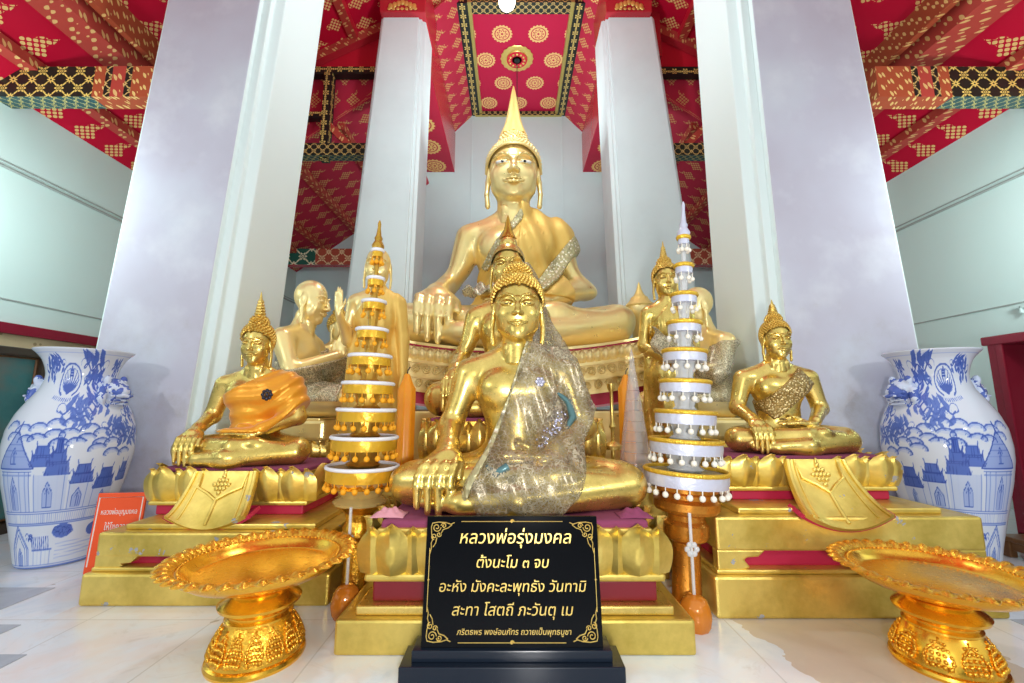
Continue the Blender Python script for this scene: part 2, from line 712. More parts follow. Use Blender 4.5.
M['sequin_sash'] = m.m


def lace(name, thread, sheer, scale, cover, alpha_sheer=.3):
    """sheer net embroidered with threads and sequins"""
    m = Mat(name, thread, .35, .45)
    w = m.noise(scale * .35, 4, .6, dist=2.2)
    e = m.voro(scale, feature='DISTANCE_TO_EDGE')
    spots = m.voro(scale * 1.9).lt(.22)
    bloom = m.noise(scale * .16, 3, .6).gt(.52)
    curl = ((w * 46.0).sin()).gt(.35)
    th = (curl * bloom).mx(e.lt(.035)).mx(spots * m.noise(scale * .2, 2).gt(.46))
    m.set('Base Color', m.mix(th, sheer, m.mix(m.noise(scale * 1.2, 2), thread, tuple(min(1, c * 1.25 + .06) for c in thread))))
    m.set('Alpha', th * (cover - alpha_sheer) + alpha_sheer)
    m.bump(th, .6, .004)
    M[name] = m.m
    return m


lace('lace_shawl', (.46, .39, .26), (.32, .29, .23), 42, .92, .36)
lace('lace_robe', (.66, .60, .42), (.48, .44, .32), 34, .95, .45)
m = Mat('blue_silk', (.16, .30, .30), .3, .3)
m.set('Base Color', (.09, .19, .20, 1))
M['blue_silk'] = m.m
M['magenta_felt'] = Mat('magenta_felt', (.24, .045, .11), .95).m
M['pink_cloth'] = Mat('pink_cloth', (.66, .30, .36), .85).m
m = Mat('plinth_red', (.50, .012, .07), .5)
m.set('Base Color', m.mix(m.noise(6, 4), (.55, .015, .08), (.42, .01, .05)))
M['plinth_red'] = m.m
M['plinth_red_dark'] = Mat('plinth_red_dark', (.20, .006, .014), .28).m
m = Mat('wax_orange', (.88, .34, .015), .35)
m.set('Base Color', m.mix(m.noise(7, 3), (.93, .40, .02), (.84, .27, .01)))
m.set('Subsurface Weight', .25)
m.set('Subsurface Radius', (.03, .012, .004))
M['wax_orange'] = m.m
M['wick'] = Mat('wick', (.05, .04, .03), .9).m
m = Mat('silver_satin', (.62, .64, .78), .38, .25)
m.bump(m.noise(18, 3, .5, dist=.8), .5, .01)
M['silver_satin'] = m.m
m = Mat('gold_satin', (.80, .46, .03), .32, .45)
m.set('Base Color', m.mix(m.noise(8, 3), (.86, .54, .05), (.68, .34, .01)))
m.bump(m.noise(18, 3, .5, dist=.8), .6, .01)
M['gold_satin'] = m.m
m = Mat('gold_trim', (.86, .55, .05), .35, .6)
m.bump(m.voro(120), .8, .004)
M['gold_trim'] = m.m
m = Mat('white_felt', (.78, .80, .86), .7)
m.bump(m.noise(90, 2), .5, .003)
M['white_felt'] = m.m
M['disc_grey'] = Mat('disc_grey', (.34, .38, .38), .25, .2).m
M['disc_brown'] = Mat('disc_brown', (.38, .27, .12), .4, .3).m
M['pom_orange'] = Mat('pom_orange', (.90, .40, .01), .7).m
M['pom_white'] = Mat('pom_white', (.88, .84, .74), .7).m
M['tinsel'] = Mat('tinsel', (.62, .36, .06), .3, .8).m
M['glass_rod'] = Mat('glass_rod', (.80, .82, .84), .12, 0.0, Alpha=.6).m
M['clear_plastic'] = Mat('clear_plastic', (.72, .72, .74), .1, 0.0, Alpha=.34).m
M['clear_cup'] = Mat('clear_cup', (.80, .62, .25), .15, 0.2, Alpha=.6).m
m = Mat('black_granite', (.004, .0045, .006), .12, 0.0, Specular_IOR_Level=.12)
M['black_granite'] = m.m
M['granite_base'] = Mat('granite_base', (.010, .016, .028), .16, 0.0, Specular_IOR_Level=.3).m
m = Mat('gilt_letter', (.85, .62, .16), .35, .6)
m.set('Base Color', m.mix(m.noise(60, 2), (.90, .72, .25), (.72, .45, .08)))
M['gilt_letter'] = m.m
M['sign_red'] = Mat('sign_red', (.92, .10, .02), .45).m
M['sign_edge'] = Mat('sign_edge', (.95, .45, .25), .45).m
M['sign_white'] = Mat('sign_white', (.92, .88, .86), .5).m
M['maroon'] = Mat('maroon', (.19, .006, .022), .28).m
M['maroon_trim'] = Mat('maroon_trim', (.26, .01, .03), .25).m
M['maroon_trim'].name
m = Mat('dark_wood', (.06, .035, .02), .35)
m.set('Base Color', m.mix(m.noise(4, 4, .6), (.07, .04, .02), (.03, .018, .012)))
M['dark_wood'] = m.m
m = Mat('brown_wood', (.22, .10, .035), .3)
m.set('Base Color', m.mix(m.noise(7, 4, .6, dist=2), (.26, .12, .04), (.12, .05, .02)))
M['brown_wood'] = m.m
m = Mat('teal_picture', (.04, .16, .17), .12)
m.set('Base Color', m.ramp(m.noise(1.6, 4, .6), [(.3, (.02, .12, .13)), (.5, (.06, .20, .20)), (.7, (.20, .16, .13))]))
M['teal_picture'] = m.m
m = Mat('tan_stone', (.55, .42, .25), .8)
m.set('Base Color', m.mix(m.voro(14).lt(.3), (.60, .47, .28), (.35, .25, .13)))
M['tan_stone'] = m.m
M['eye_white'] = Mat('eye_white', (.85, .86, .82), .25).m
M['eye_dark'] = Mat('eye_dark', (.015, .02, .035), .15).m
M['brooch'] = Mat('brooch', (.04, .035, .05), .2, .6).m
M['gem'] = Mat('gem', (.62, .60, .75), .1, .8).m
m = Mat('lamp_glass', (1, 1, 1), .3)
m.set('Emission Color', (1, .97, .9, 1)).set('Emission Strength', 6.0)
M['lamp_glass'] = m.m
M['wire'] = Mat('wire', (.05, .04, .04), .6).m

# porcelain: white glaze, the painting comes in by vertex attribute
m = Mat('porcelain', (.9, .9, .9), .09)
a = m.node('ShaderNodeAttribute', attribute_name='paint')
f = X(m.nt, a.outputs['Fac'])
m.set('Base Color', m.ramp(f, [(0, (.70, .75, .86)), (.30, (.42, .52, .82)), (.62, (.10, .18, .58)), (1, (.025, .05, .32))]))
M['porcelain'] = m.m
m = Mat('porcelain_blue', (.3, .4, .75), .12)
m.set('Base Color', m.mix(m.noise(16, 3, .6).gt(.5), (.62, .70, .88), (.08, .14, .50)))
M['porcelain_blue'] = m.m
# ---------------------------------------------------------------- the hall
XC = .09


def struct(o):
    o['kind'] = 'structure'
    return o


b = MB()
b.quad((-7, -4, 0), (7, -4, 0), (7, 9.3, 0), (-7, 9.3, 0))
struct(b.build('floor', M['marble'], smooth=0))
# grey marble slabs let in along both sides of the altar floor
for i, (x0, x1, y0, y1) in enumerate([(-3.6, -2.53, 2.27, 2.557), (-3.2, -2.26, 1.98, 2.15), (-2.9, -1.965, 1.60, 1.91),
                                      (2.35, 3.5, 2.00, 2.20), (2.15, 3.3, 1.66, 1.86), (2.6, 3.7, 2.36, 2.55)]):
    t = MB().box(((x0 + x1) / 2, (y0 + y1) / 2, .001), (x1 - x0, y1 - y0, .004))
    struct(t.build('trim_%d' % (i + 1), M['marble_grey'], smooth=0))

WX, ZE, SL = 4.76, 3.86, .73
for s, nm in ((-1, 'left'), (1, 'right')):
    x = XC + s * WX
    w = MB().box((x + s * .1, 5.25, ZE / 2 + .03), (.2, 7.9, ZE + .06))
    w = struct(w.build('wall_' + nm, M['wall_mint'], smooth=0))
    p = MB().tube([(x - s * .012, 1.4, 3.17), (x - s * .012, 9, 3.17)], .014, 8)
    p.tube([(x - s * .008, 1.4, 3.22), (x - s * .008, 9, 3.22)], .007, 6)
    struct(p.build('trim_conduit', M['groove'], smooth=40))
    p = MB().box((x - s * .002, 5.2, 1.97), (.012, 7.6, .012))
    struct(p.build('trim_line', M['groove'], smooth=0))
    if s > 0:
        bk = MB().box((x - .02, 3.98, 1.93), (.05, .09, .04)).box((x - .03, 3.98, 1.90), (.03, .02, .07))
        tag(bk.build('wall_bracket', M['wall_mint'], smooth=30, bevel=.004), 'small white bracket on the right wall above the maroon cabinet', 'bracket')
    # maroon door head low in the wall
bw = MB().box((XC, 9.1, 4.1), (2 * WX + .4, .2, 8.2))
struct(bw.build('wall_back', M['wall_blue'], smooth=0))
for px in (472, 489, 543, 562):
    x0, _ = at(px, 125, 9)
    struct(MB().box((x0, 8.996, 3.8), (.03, .02, 7.6)).build('trim_joint', M['wall_blue'], smooth=0))

d = MB().box((XC - WX + .03, 3.6, 1.70), (.09, 3.2, .10)).box((XC - WX + .03, 5.15, .85), (.09, .12, 1.7)).box((XC - WX + .03, 2.1, .85), (.09, .12, 1.7))
d = d.build('door_1', M['maroon_trim'], smooth=0, bevel=.008)
struct(d)
q = MB().box((XC - WX + .01, 3.6, 1.58), (.05, 2.9, .16))
q.build('transom', M['tan_stone'], d, smooth=0)
q = MB().box((XC - WX + .01, 3.6, .75), (.05, 2.9, 1.5))
q.build('door_leaf', M['dark_wood'], d, smooth=0)


def pier(name, b0, b1, t0, t1, y0, y1, z0, z1, mats, chl, chr_, front_m):
    """square battered pier with stepped corners; b0..b1 x-range at z0, t0..t1 at z1"""
    def ring(z, x0, x1, ya, yb):
        cl, cr = chl, chr_
        pts = [(x0 + cl, ya), (x1 - cr, ya), (x1 - cr, ya + cr * .35), (x1 - cr * .55, ya + cr * .35), (x1 - cr * .55, ya + cr * .7), (x1, ya + cr * .9),
               (x1, yb - cr * .9), (x1 - cr * .55, yb - cr * .7), (x1 - cr, yb), (x0 + cl, yb), (x0 + cl * .55, yb - cl * .7), (x0, yb - cl * .9),
               (x0, ya + cl * .9), (x0 + cl * .55, ya + cl * .7), (x0 + cl * .55, ya + cl * .35), (x0 + cl, ya + cl * .35)]
        return [(a, b_, z) for a, b_ in pts]
    m = MB()
    n = 16
    vs = []
    N = 12
    for i in range(N + 1):
        f = i / N
        z = z0 + (z1 - z0) * f
        vs += ring(z, b0 + (t0 - b0) * f, b1 + (t1 - b1) * f, y0 + .05 * f, y1 - .05 * f)
    fs = []
    mi = []
    for j in range(N):
        for i in range(n):
            fs.append((j * n + i, j * n + (i + 1) % n, (j + 1) * n + (i + 1) % n, (j + 1) * n + i))
            mi.append(0 if i == 0 else 1)
    fs.append(tuple(N * n + i for i in range(n)))
    mi.append(1)
    m.add(vs, fs)
    m.mi = mi
    return struct(m.build(name, mats, smooth=0, bevel=.012))


pier('column_left_front', -3.467, -2.44, -3.12, -2.06, 3.4, 4.40, 0, 6.3, [M['plaster'], M['plaster_white']], .06, .15, 0)
pier('column_right_front', 2.06, 3.37, 2.03, 3.07, 3.4, 4.40, 0, 6.3, [M['plaster'], M['plaster_white']], .16, .05, 0)
pier('column_left_back', -2.36, -1.36, -1.93, -1.28, 5.5, 6.25, 0, 6.66, [M['plaster_column'], M['plaster_column']], .04, .09, 0)
pier('column_right_back', 1.46, 2.66, 1.33, 2.10, 5.5, 6.25, 0, 6.66, [M['plaster_column'], M['plaster_column']], .09, .04, 0)

# ---------------------------------------------------------------- red and gold roof
def slab(name, mat, x0, z0, x1, z1, y0, y1, parent=None, th=.04, du=0.0):
    """roof boarding between two height lines; uv in metres"""
    L = math.hypot(x1 - x0, z1 - z0)
    m = MB()
    a, b_, c, d_ = (x0, y0, z0), (x0, y1, z0), (x1, y1, z1), (x1, y0, z1)
    m.quad(a, b_, c, d_, uv=[(y0 + du, 0), (y1 + du, 0), (y1 + du, L), (y0 + du, L)])
    nz = th
    m.quad(*[(p[0], p[1], p[2] + nz) for p in (d_, c, b_, a)])
    for p, q_ in ((a, b_), (b_, c), (c, d_), (d_, a)):
        m.quad(q_, p, (p[0], p[1], p[2] + nz), (q_[0], q_[1], q_[2] + nz))
    return m.build(name, mat, parent, smooth=0)


def beam(name, mats, p0, p1, w, h, parent=None):
    """box beam between two points; uv in metres along it. mats = [sides, underside]"""
    p0, p1 = Vector(p0), Vector(p1)
    d = (p1 - p0)
    L = d.length
    d.normalize()
    side = d.cross(Vector((0, 0, 1)))
    side = side.normalized() if side.length > 1e-4 else Vector((1, 0, 0))
    up = side.cross(d).normalized()
    m = MB()
    S, U = side * w / 2, up * h / 2
    c = [p0 - S - U, p0 + S - U, p0 + S + U, p0 - S + U]
    e = [p1 - S - U, p1 + S - U, p1 + S + U, p1 - S + U]
    for i in range(4):
        j = (i + 1) % 4
        hh = w if i % 2 == 0 else h
        m.quad(c[i], e[i], e[j], c[j], uv=[(0, 0), (L, 0), (L, hh), (0, hh)], mi=(1 if i == 0 and len(mats) > 1 else 0))
    m.add(c, [(0, 1, 2, 3)], [[(0, 0), (w, 0), (w, h), (0, h)]])
    m.add(e, [(3, 2, 1, 0)], [[(0, h), (w, h), (w, 0), (0, 0)]])
    o = m.build(name, mats, parent, smooth=0, bevel=.006, seg=1)
    if parent is None:
        struct(o)
    return o


def zr(xx):
    return ZE + SL * (WX - xx)


for s in (-1, 1):
    X_ = lambda d_: XC + s * d_
    struct(slab('ceiling_aisle', M['red_flower'], X_(WX + .1), zr(WX + .1), X_(3.2), zr(3.2), 1.6, 6.0))
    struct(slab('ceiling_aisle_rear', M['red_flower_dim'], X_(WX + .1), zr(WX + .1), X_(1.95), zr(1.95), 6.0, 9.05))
    struct(slab('ceiling_upper', M['red_flower'], X_(3.65), 6.12, X_(.9), 7.6, 1.6, 6.05, du=.3))
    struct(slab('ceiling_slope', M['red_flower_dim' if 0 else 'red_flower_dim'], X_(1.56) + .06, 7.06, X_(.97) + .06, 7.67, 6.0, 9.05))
    # step between the two roofs along the pier line
    w = MB()
    w.quad((X_(3.3), 1.6, zr(3.3)), (X_(3.3), 6, zr(3.3)), (X_(3.3), 6, 6.35), (X_(3.3), 1.6, 6.35))
    w.quad((X_(3.36), 1.6, zr(3.3)), (X_(3.36), 6, zr(3.3)), (X_(3.36), 6, 6.35), (X_(3.36), 1.6, 6.35))
    struct(w.build('wall_step', M['red_plain'], smooth=0))
    # purlins along the hall
    for d_, wd, hd, y0, y1, mt in ((4.45, .13, .10, 1.6, 9.0, 'red_band'), (3.93, .30, .22, 1.6, 6.0, 'red_band'), (3.70, .06, .26, 1.6, 6.0, 'orange_band'),
                                  (3.48, .12, .12, 6.0, 9.0, 'red_band'), (4.10, .10, .10, 6.0, 9.0, 'red_band'), (2.75, .12, .12, 6.1, 9.0, 'red_band')):
        z = zr(d_) - hd * .35
        beam('beam_purlin', [M[mt], M[mt]], (X_(d_), y0, z), (X_(d_), y1, z), wd, hd)
    for d_ in (2.55,):
        z = 6.12 + (3.65 - d_) * (1.48 / 2.75) - .03
        beam('beam_purlin', [M['red_plain'], M['red_band']], (X_(d_), 1.6, z), (X_(d_), 6.0, z), .13, .12)
    # gable over the inner column: boards, rafter, black ties and post
    g = MB()
    yy = 6.04
    def gp(d_, z):
        return (X_(d_), yy, z)
    g.quad(gp(3.6, 6.06), gp(1.66, 6.06), gp(1.66, 7.20), gp(3.6, 6.14), mi=0)
    g.quad(gp(3.6, zr(3.6)), gp(2.0, zr(2.0)), gp(2.0, 6.06), gp(3.6, 6.06), uv=[(0, 0), (1.6, 0), (1.6, 1.4), (0, 1.4)], mi=1)
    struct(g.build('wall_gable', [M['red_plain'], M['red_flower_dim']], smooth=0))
    beam('beam_rafter', [M['red_band'], M['red_gloss']], (X_(3.6), 5.97, 6.08), (X_(1.5), 5.97, 7.21), .12, .16)
    beam('beam_tie', [M['black_sprig'], M['black_strip']], (X_(3.3), 5.95, 6.07), (X_(1.9), 5.95, 6.07), .12, .12)
    beam('beam_post', [M['black_sprig'], M['black_strip']], (X_(2.88), 5.93, 4.6), (X_(2.88), 5.93, 6.02), .12, .13)
    beam('beam_tie', [M['black_sprig'], M['black_strip']], (X_(3.7), 5.95, 5.33), (X_(2.94), 5.95, 5.33), .10, .10)
    beam('beam_tie', [M['black_lattice_small'], M['teal_lattice']], (X_(4.1), 5.9, 4.72), (X_(2.0), 5.9, 4.72), .16, .19)
    beam('beam_brace', [M['red_band'], M['red_gloss']], (X_(2.95), 5.96, 5.28), (X_(2.45), 5.96, 4.78), .08, .10)
    # tie beam by the rear wall
    beam('beam_tie', [M['green_tile'], M['red_gloss']], (X_(WX), 8.3, 3.93), (X_(4.0), 8.3, 3.93), .18, .33)
    beam('beam_tie', [M['red_tile'], M['red_gloss']], (X_(4.0), 8.3, 3.93), (X_(2.3), 8.3, 3.93), .18, .33)
    # big tie beam from wall to front pier, with a gilded end
    beam('beam_tie', [M['black_lattice'], M['teal_lattice']], (X_(WX), 3.57, 3.89), (X_(3.86), 3.57, 3.89), .16, .30)
    for k, (mt, a, c) in enumerate((('orange_band', 3.86, 3.76), ('black_lattice_small', 3.76, 3.70), ('red_band', 3.70, 3.58), ('black_lattice_small', 3.58, 3.52), ('orange_band', 3.52, 3.2))):
        beam('beam_tie_end', [M[mt], M['orange_band']], (X_(a), 3.57, 3.89), (X_(c), 3.57, 3.89), .165, .305)
    # boxed beam from the inner column to the rear wall
    xo = .06
    m = MB()
    xi, xe, zb, zt = X_(1.44) + xo, X_(2.1) + xo, 6.19, 7.12
    y0, y1 = 5.75, 9.02
    m.quad((xi, y0, zb), (xi, y1, zb), (xe, y1, zb), (xe, y0, zb), uv=[(y0, 0), (y1, 0), (y1, .66), (y0, .66)], mi=1)
    m.quad((xi, y0, zb), (xi, y1, zb), (xi, y1, zt), (xi, y0, zt), mi=0)
    m.quad((xe, y0, zb), (xe, y1, zb), (xe, y1, zt), (xe, y0, zt), mi=0)
    m.quad((xi, y0, zb), (xe, y0, zb), (xe, y0, zt), (xi, y0, zt), mi=0)
    m.quad((xi, y0, zt), (xi, y1, zt), (xe, y1, zt), (xe, y0, zt), mi=0)
    struct(m.build('beam_boxed', [M['red_gloss'], M['red_medal_beam']], smooth=0))
    # capital block on the inner column
    cx = {-1: -1.59, 1: 1.70}[s]
    m = MB().box((cx, 5.86, 6.95), (.66, .8, .62), taper=1.06)
    struct(m.build('column_capital', M['red_gloss'], smooth=0, bevel=.01))
    lf = MB()
    for k in range(7):
        a = (k - 3) / 3
        lf.ball((cx + a * .17, 5.445, 6.72 + (1 - abs(a)) * .07), .034, 8, 6, (1, .4, 1.5))
        lf.ball((cx + a * .19, 5.445, 6.68), .022, 8, 6, (1.2, .4, 1))
    struct(lf.build('trim_capital_leaf', M['gilt_letter'], smooth=60))
    # border strips of the flat ceiling
    beam('trim_ceiling', [M['black_sprig'], M['black_sprig']], (X_(.98) + xo, 6.2, 7.62), (X_(.98) + xo, 9, 7.62), .17, .1)
    beam('trim_ceiling', [M['gilt_edge'], M['gilt_edge']], (X_(.86) + xo, 6.2, 7.63), (X_(.86) + xo, 9, 7.63), .06, .08)
    m = None

x0, x1 = XC + .06 - .99, XC + .06 + .99
c = MB()
c.quad((x0, 6.0, 7.67), (x0, 9.05, 7.67), (x1, 9.05, 7.67), (x1, 6.0, 7.67), uv=[(-.99 + .33, 6.0), (-.99 + .33, 9.05), (.99 + .33, 9.05), (.99 + .33, 6.0)])
struct(c.build('ceiling', M['red_medal'], smooth=0))
c = MB().box((XC, 3.8, 7.75), (3.2, 4.6, .1))
struct(c.build('ceiling_front', M['red_plain'], smooth=0))
beam('trim_ceiling', [M['black_lattice_small'], M['gilt_edge']], (x0, 8.97, 7.60), (x1, 8.97, 7.60), .06, .10)
beam('beam_cross', [M['black_lattice_small'], M['black_lattice_small']], (XC - .9, 6.32, 7.72), (XC + 1.02, 6.32, 7.72), .22, .24)
for s in (-1, 1):
    beam('beam_cross_end', [M['orange_band'], M['orange_band']], (XC + .06 + s * .96, 6.32, 7.72), (XC + .06 + s * 1.5, 6.32, 7.72), .225, .245)

# hanging globe lamp and the canopy cord
lx, lz = at(507, 2, 4.0)
lamp = thing('globe_lamp', 'round white globe lamp hanging at the top centre under the ceiling', 'lamp', (lx, 4.0, lz))
MB().ball((0, 0, 0), .088, 24, 16).build('lamp_globe', M['lamp_glass'], lamp)
MB().lathe([(.0, .085), (.035, .085), (.035, .11), (.0, .115)], 16).tube([(0, 0, .11), (0, 0, 7.74 - lz)], .008, 6).build('lamp_rod', M['wire'], lamp)
cx, cz = at(517, 60, 7.45)
cord = thing('hanging_cord', 'dark thin cord hanging from the large ceiling rosette behind the spire', 'cord', (cx, 7.45, 7.66))
MB().tube([(0, 0, 0), (0, 0, -1.15)], .009, 6).build('wire', M['wire'], cord)
r = MB()
r.lathe([(.0, -.012), (.06, -.012), (.07, -.03), (.19, -.03), (.205, -.012), (.30, -.012), (.315, -.004), (.31, .004)][::-1], 36, mod=lambda a, z, j: 1 + .03 * math.cos(18 * a))
ro = r.build('rosette', M['gilt_letter'], cord, smooth=50)
MB().lathe([(.20, -.034), (.195, -.040), (.10, -.040), (.095, -.034)], 36).build('rosette_ring', M['red_plain'], ro, smooth=40)
pr = MB()
for k in range(12):
    a = 2 * PI * k / 12
    pr.ball((.145 * math.cos(a), .145 * math.sin(a), -.042), .026, 8, 5, (1, 1, .4))
pr.build('rosette_petals', M['gilt_letter'], ro, smooth=60)
MB().lathe([(.06, -.03), (.055, -.05), (0, -.05)], 20).build('rosette_eye', M['black_strip'], ro, smooth=40)
# ---------------------------------------------------------------- statues
def seated_field(h=.0085, part='all'):
    """a seated figure, legs folded, right hand over the shin; knee to knee = 1, facing -y"""
    F = Field((-.56, -.42, -.02), (.56, .32, .86), h)
    F.ell((0, .10, .13), (.21, .16, .15), .05)
    F.ell((0, .075, .29), (.158, .125, .17), .06)
    F.ell((0, .07, .49), (.212, .132, .165), .07)
    F.cone((-.20, .085, .595), (.20, .085, .595), .078, k=.06)
    for s in (-1, 1):
        F.cone((s * .15, .085, .63), (s * .03, .07, .70), .055, .06, .06)
        F.ell((s * .095, -.022, .515), (.095, .045, .07), .05)
    F.cone((0, .07, .62), (0, .05, .80), .074, .068, .05)
    for z in (.685, .712):
        F.cone((-.05, .0, z), (.05, .0, z), .022, .022, .02)
    F.ell((0, -.045, .265), (.012, .012, .016), .012, '-')
    # legs
    F.cone((.13, .09, .10), (.405, -.05, .098), .125, .098, .05)
    F.cone((-.13, .09, .10), (-.405, -.05, .10), .125, .098, .05)
    F.cone((.41, -.09, .085), (0, -.27, .062), .086, .058, .03)
    F.cone((0, -.27, .062), (-.20, -.25, .055), .056, .05, .03)
    F.cone((-.41, -.085, .105), (.02, -.215, .135), .086, .06, .025)
    F.cone((.02, -.215, .135), (.17, -.19, .15), .056, .048, .03)
    F.cone((.15, -.195, .155), (.31, -.135, .135), .05, .036, .03, flat=(0, 0, 1, 1.25))
    for i in range(5):
        F.cone((.30, -.165 + i * .017, .14 + i * .003), (.345 - i * .007, -.15 + i * .017, .135), .0135, .010, .008)
    F.cone((-.20, -.25, .05), (-.335, -.19, .045), .048, .034, .03, flat=(0, 0, 1, 1.25))
    # right arm and the hand draped over the shin
    F.cone((-.262, .085, .585), (-.335, .075, .345), .078, .058, .035)
    F.cone((-.335, .075, .345), (-.312, -.10, .265), .058, .043, .03)
    F.cone((-.312, -.10, .265), (-.305, -.165, .232), .042, .045, .03, flat=(0, 0, 1, 1.3))
    F.ell((-.303, -.180, .215), (.070, .055, .032), .03, rx=.5)
    for i in range(4):
        x = -.355 + i * .0345
        L = (.085, .105, .112, .092)[i]
        xs = x - .004 * (1.5 - i)
        F.chain([(x, -.195, .212), (xs, -.232, .192), (xs, -.252, .155), (xs, -.260, .115), (xs, -.254, .12 - L)], [.0190, .0186, .0180, .0168, .0125], .007)
    F.chain([(-.250, -.165, .22), (-.226, -.205, .19), (-.214, -.238, .145)], [.020, .018, .013], .012)
    # left arm, hand open in the lap
    F.cone((.262, .085, .585), (.335, .085, .335), .078, .058, .035)
    F.cone((.335, .085, .335), (.165, -.115, .245), .058, .043, .03)
    F.ell((.09, -.145, .222), (.075, .055, .026), .025, rz=.15)
    for i in range(4):
        y = -.19 + i * .029
        L = (.10, .125, .135, .11)[i]
        F.chain([(.045, y, .222), (.0, y - .004, .228), (.045 - L, y - .004, .226), (.015 - L, y - .002, .222)], [.0165, .0155, .0145, .011], .008)
    F.chain([(.09, -.105, .235), (.035, -.10, .262), (.0, -.115, .272)], [.018, .016, .012], .012)
    # hem of the robe fanned out before the ankles
    if part == 'all':
        F.ell((0, -.235, .03), (.13, .075, .045), .02)
    return F


def head_field(h=.0105, bald=False, wide=1.0):
    """head in its own unit: chin at 0, crown at 1, facing -y"""
    F = Field((-.42, -.52, -.30), (.42, .50, 1.06), h)
    F.ell((0, .05, .62), (.285, .345, .35), .05)
    F.ell((0, -.045, .40), (.262, .27, .375), .08)
    F.ell((0, -.19, .095), (.09, .085, .08), .12)
    for s in (-1, 1):
        F.ell((s * .135, -.175, .36), (.115, .095, .13), .08)
        F.ell((s * .150, -.05, .23), (.09, .14, .11), .08)
    F.cone((0, .04, .20), (0, .045, -.30), .185, .195, .06)
    for s in (-1, 1):
        F.ell((s * .125, -.35, .525), (.082, .07, .042), .045, '-')
        F.ell((s * .122, -.268, .50), (.083, .055, .047), .012)
        # upper and lower lids, brow
        F.chain([(s * .05, -.300, .492), (s * .09, -.322, .503), (s * .14, -.318, .500), (s * .20, -.272, .505)], [.008, .011, .012, .007], .012)
        F.chain([(s * .055, -.297, .485), (s * .10, -.318, .472), (s * .15, -.305, .474), (s * .20, -.27, .495)], [.006, .007, .007, .006], .010)
        F.chain([(s * .028, -.335, .545), (s * .07, -.333, .592), (s * .13, -.312, .615), (s * .20, -.255, .60), (s * .25, -.19, .555)], [.016, .017, .016, .013, .008], .022)
        F.ell((s * .043, -.352, .345), (.034, .042, .030), .022)
        F.ell((s * .030, -.392, .322), (.012, .016, .010), .008, '-')
    F.chain([(0, -.325, .56), (0, -.360, .45), (0, -.398, .36)], [.026, .031, .038], .035)
    # lips
    F.chain([(-.112, -.280, .244), (-.065, -.318, .242), (-.022, -.342, .250), (0, -.340, .245), (.022, -.342, .250), (.065, -.318, .242), (.112, -.280, .244)], [.008, .014, .018, .016, .018, .014, .008], .012)
    F.chain([(-.105, -.278, .230), (-.045, -.318, .206), (0, -.328, .202), (.045, -.318, .206), (.105, -.278, .230)], [.008, .016, .019, .016, .008], .012)
    F.chain([(-.108, -.296, .236), (0, -.360, .226), (.108, -.296, .236)], [.006, .007, .006], .006, '-')
    # long ears
    for s in (-1, 1):
        F.ell((s * .292, .045, .47), (.032, .085, .165), .02, ry=-s * .10)
        F.ell((s * .322, .015, .49), (.014, .045, .10), .012, '-')
        F.chain([(s * .298, .035, .36), (s * .312, .02, .18), (s * .300, .01, .0)], [.044, .038, .042], .02, flat=(1, 0, 0, 1.4))
    return F


def curls(cap_c, cap_r, keep, n, r, h, m):
    """pointed snail-shell curls over a cap"""
    k = 0
    for i in range(n):
        z = 1 - 2 * (i + .5) / n
        a = i * PI * (3 - 5 ** .5)
        q = math.sqrt(1 - z * z)
        d = Vector((q * math.cos(a), q * math.sin(a), z))
        p = Vector((cap_c[0] + cap_r[0] * d.x, cap_c[1] + cap_r[1] * d.y, cap_c[2] + cap_r[2] * d.z))
        if not keep(p):
            continue
        nrm = Vector((d.x / cap_r[0], d.y / cap_r[1], d.z / cap_r[2])).normalized()
        t = nrm.orthogonal().normalized()
        b = nrm.cross(t)
        vs = []
        for rr, hh in ((1.0, -.15), (.92, .35), (.5, .8)):
            for j in range(6):
                aa = 2 * PI * j / 6
                vs.append(p + (t * math.cos(aa) + b * math.sin(aa)) * r * rr + nrm * h * hh)
        vs.append(p + nrm * h)
        fs = []
        for L in range(2):
            for j in range(6):
                fs.append((L * 6 + j, L * 6 + (j + 1) % 6, L * 6 + 6 + (j + 1) % 6, L * 6 + 6 + j))
        for j in range(6):
            fs.append((12 + j, 12 + (j + 1) % 6, 18))
        m.add(vs, fs)
        k += 1
    return m


def hairline(p):
    """above the brow in front, behind the ears at the sides"""
    if p.y < .06:
        f = max(0.0, min(1.0, (p.y + .30) / .36))
        lim = .765 - .26 * f ** 1.1
    else:
        lim = .50 - .38 * min(1, (p.y - .06) / .25)
    return p.z > lim


def hair_mb(n=420, r=.030, h=.035, dome=True, nd=150):
    m = MB()
    c, R = (0, .055, .62), (.318, .378, .385)
    # under-cap
    def fn(u, v):
        a = 2 * PI * u
        d = Vector((math.cos(a), math.sin(a), 0))
        lo = None
        for k in range(60):                       # walk down to the hairline
            ph = PI / 2 * (1 - k / 36.0)
            p = Vector((c[0] + R[0] * math.cos(ph) * d.x, c[1] + R[1] * math.cos(ph) * d.y, c[2] + R[2] * math.sin(ph)))
            if not hairline(p):
                break
            lo = ph
        ph = PI / 2 + (lo - PI / 2) * v
        return (c[0] + R[0] * math.cos(ph) * d.x, c[1] + R[1] * math.cos(ph) * d.y, c[2] + R[2] * math.sin(ph))
    m.grid(fn, 48, 14, thick=-.0)
    curls(c, R, hairline, n, r, h, m)
    if dome:
        c2, R2 = (0, .06, .98), (.175, .20, .17)
        m.ball(c2, 1.0, 20, 12, R2)
        curls(c2, R2, lambda p: p.z > .96, nd, r * .95, h, m)
    return m


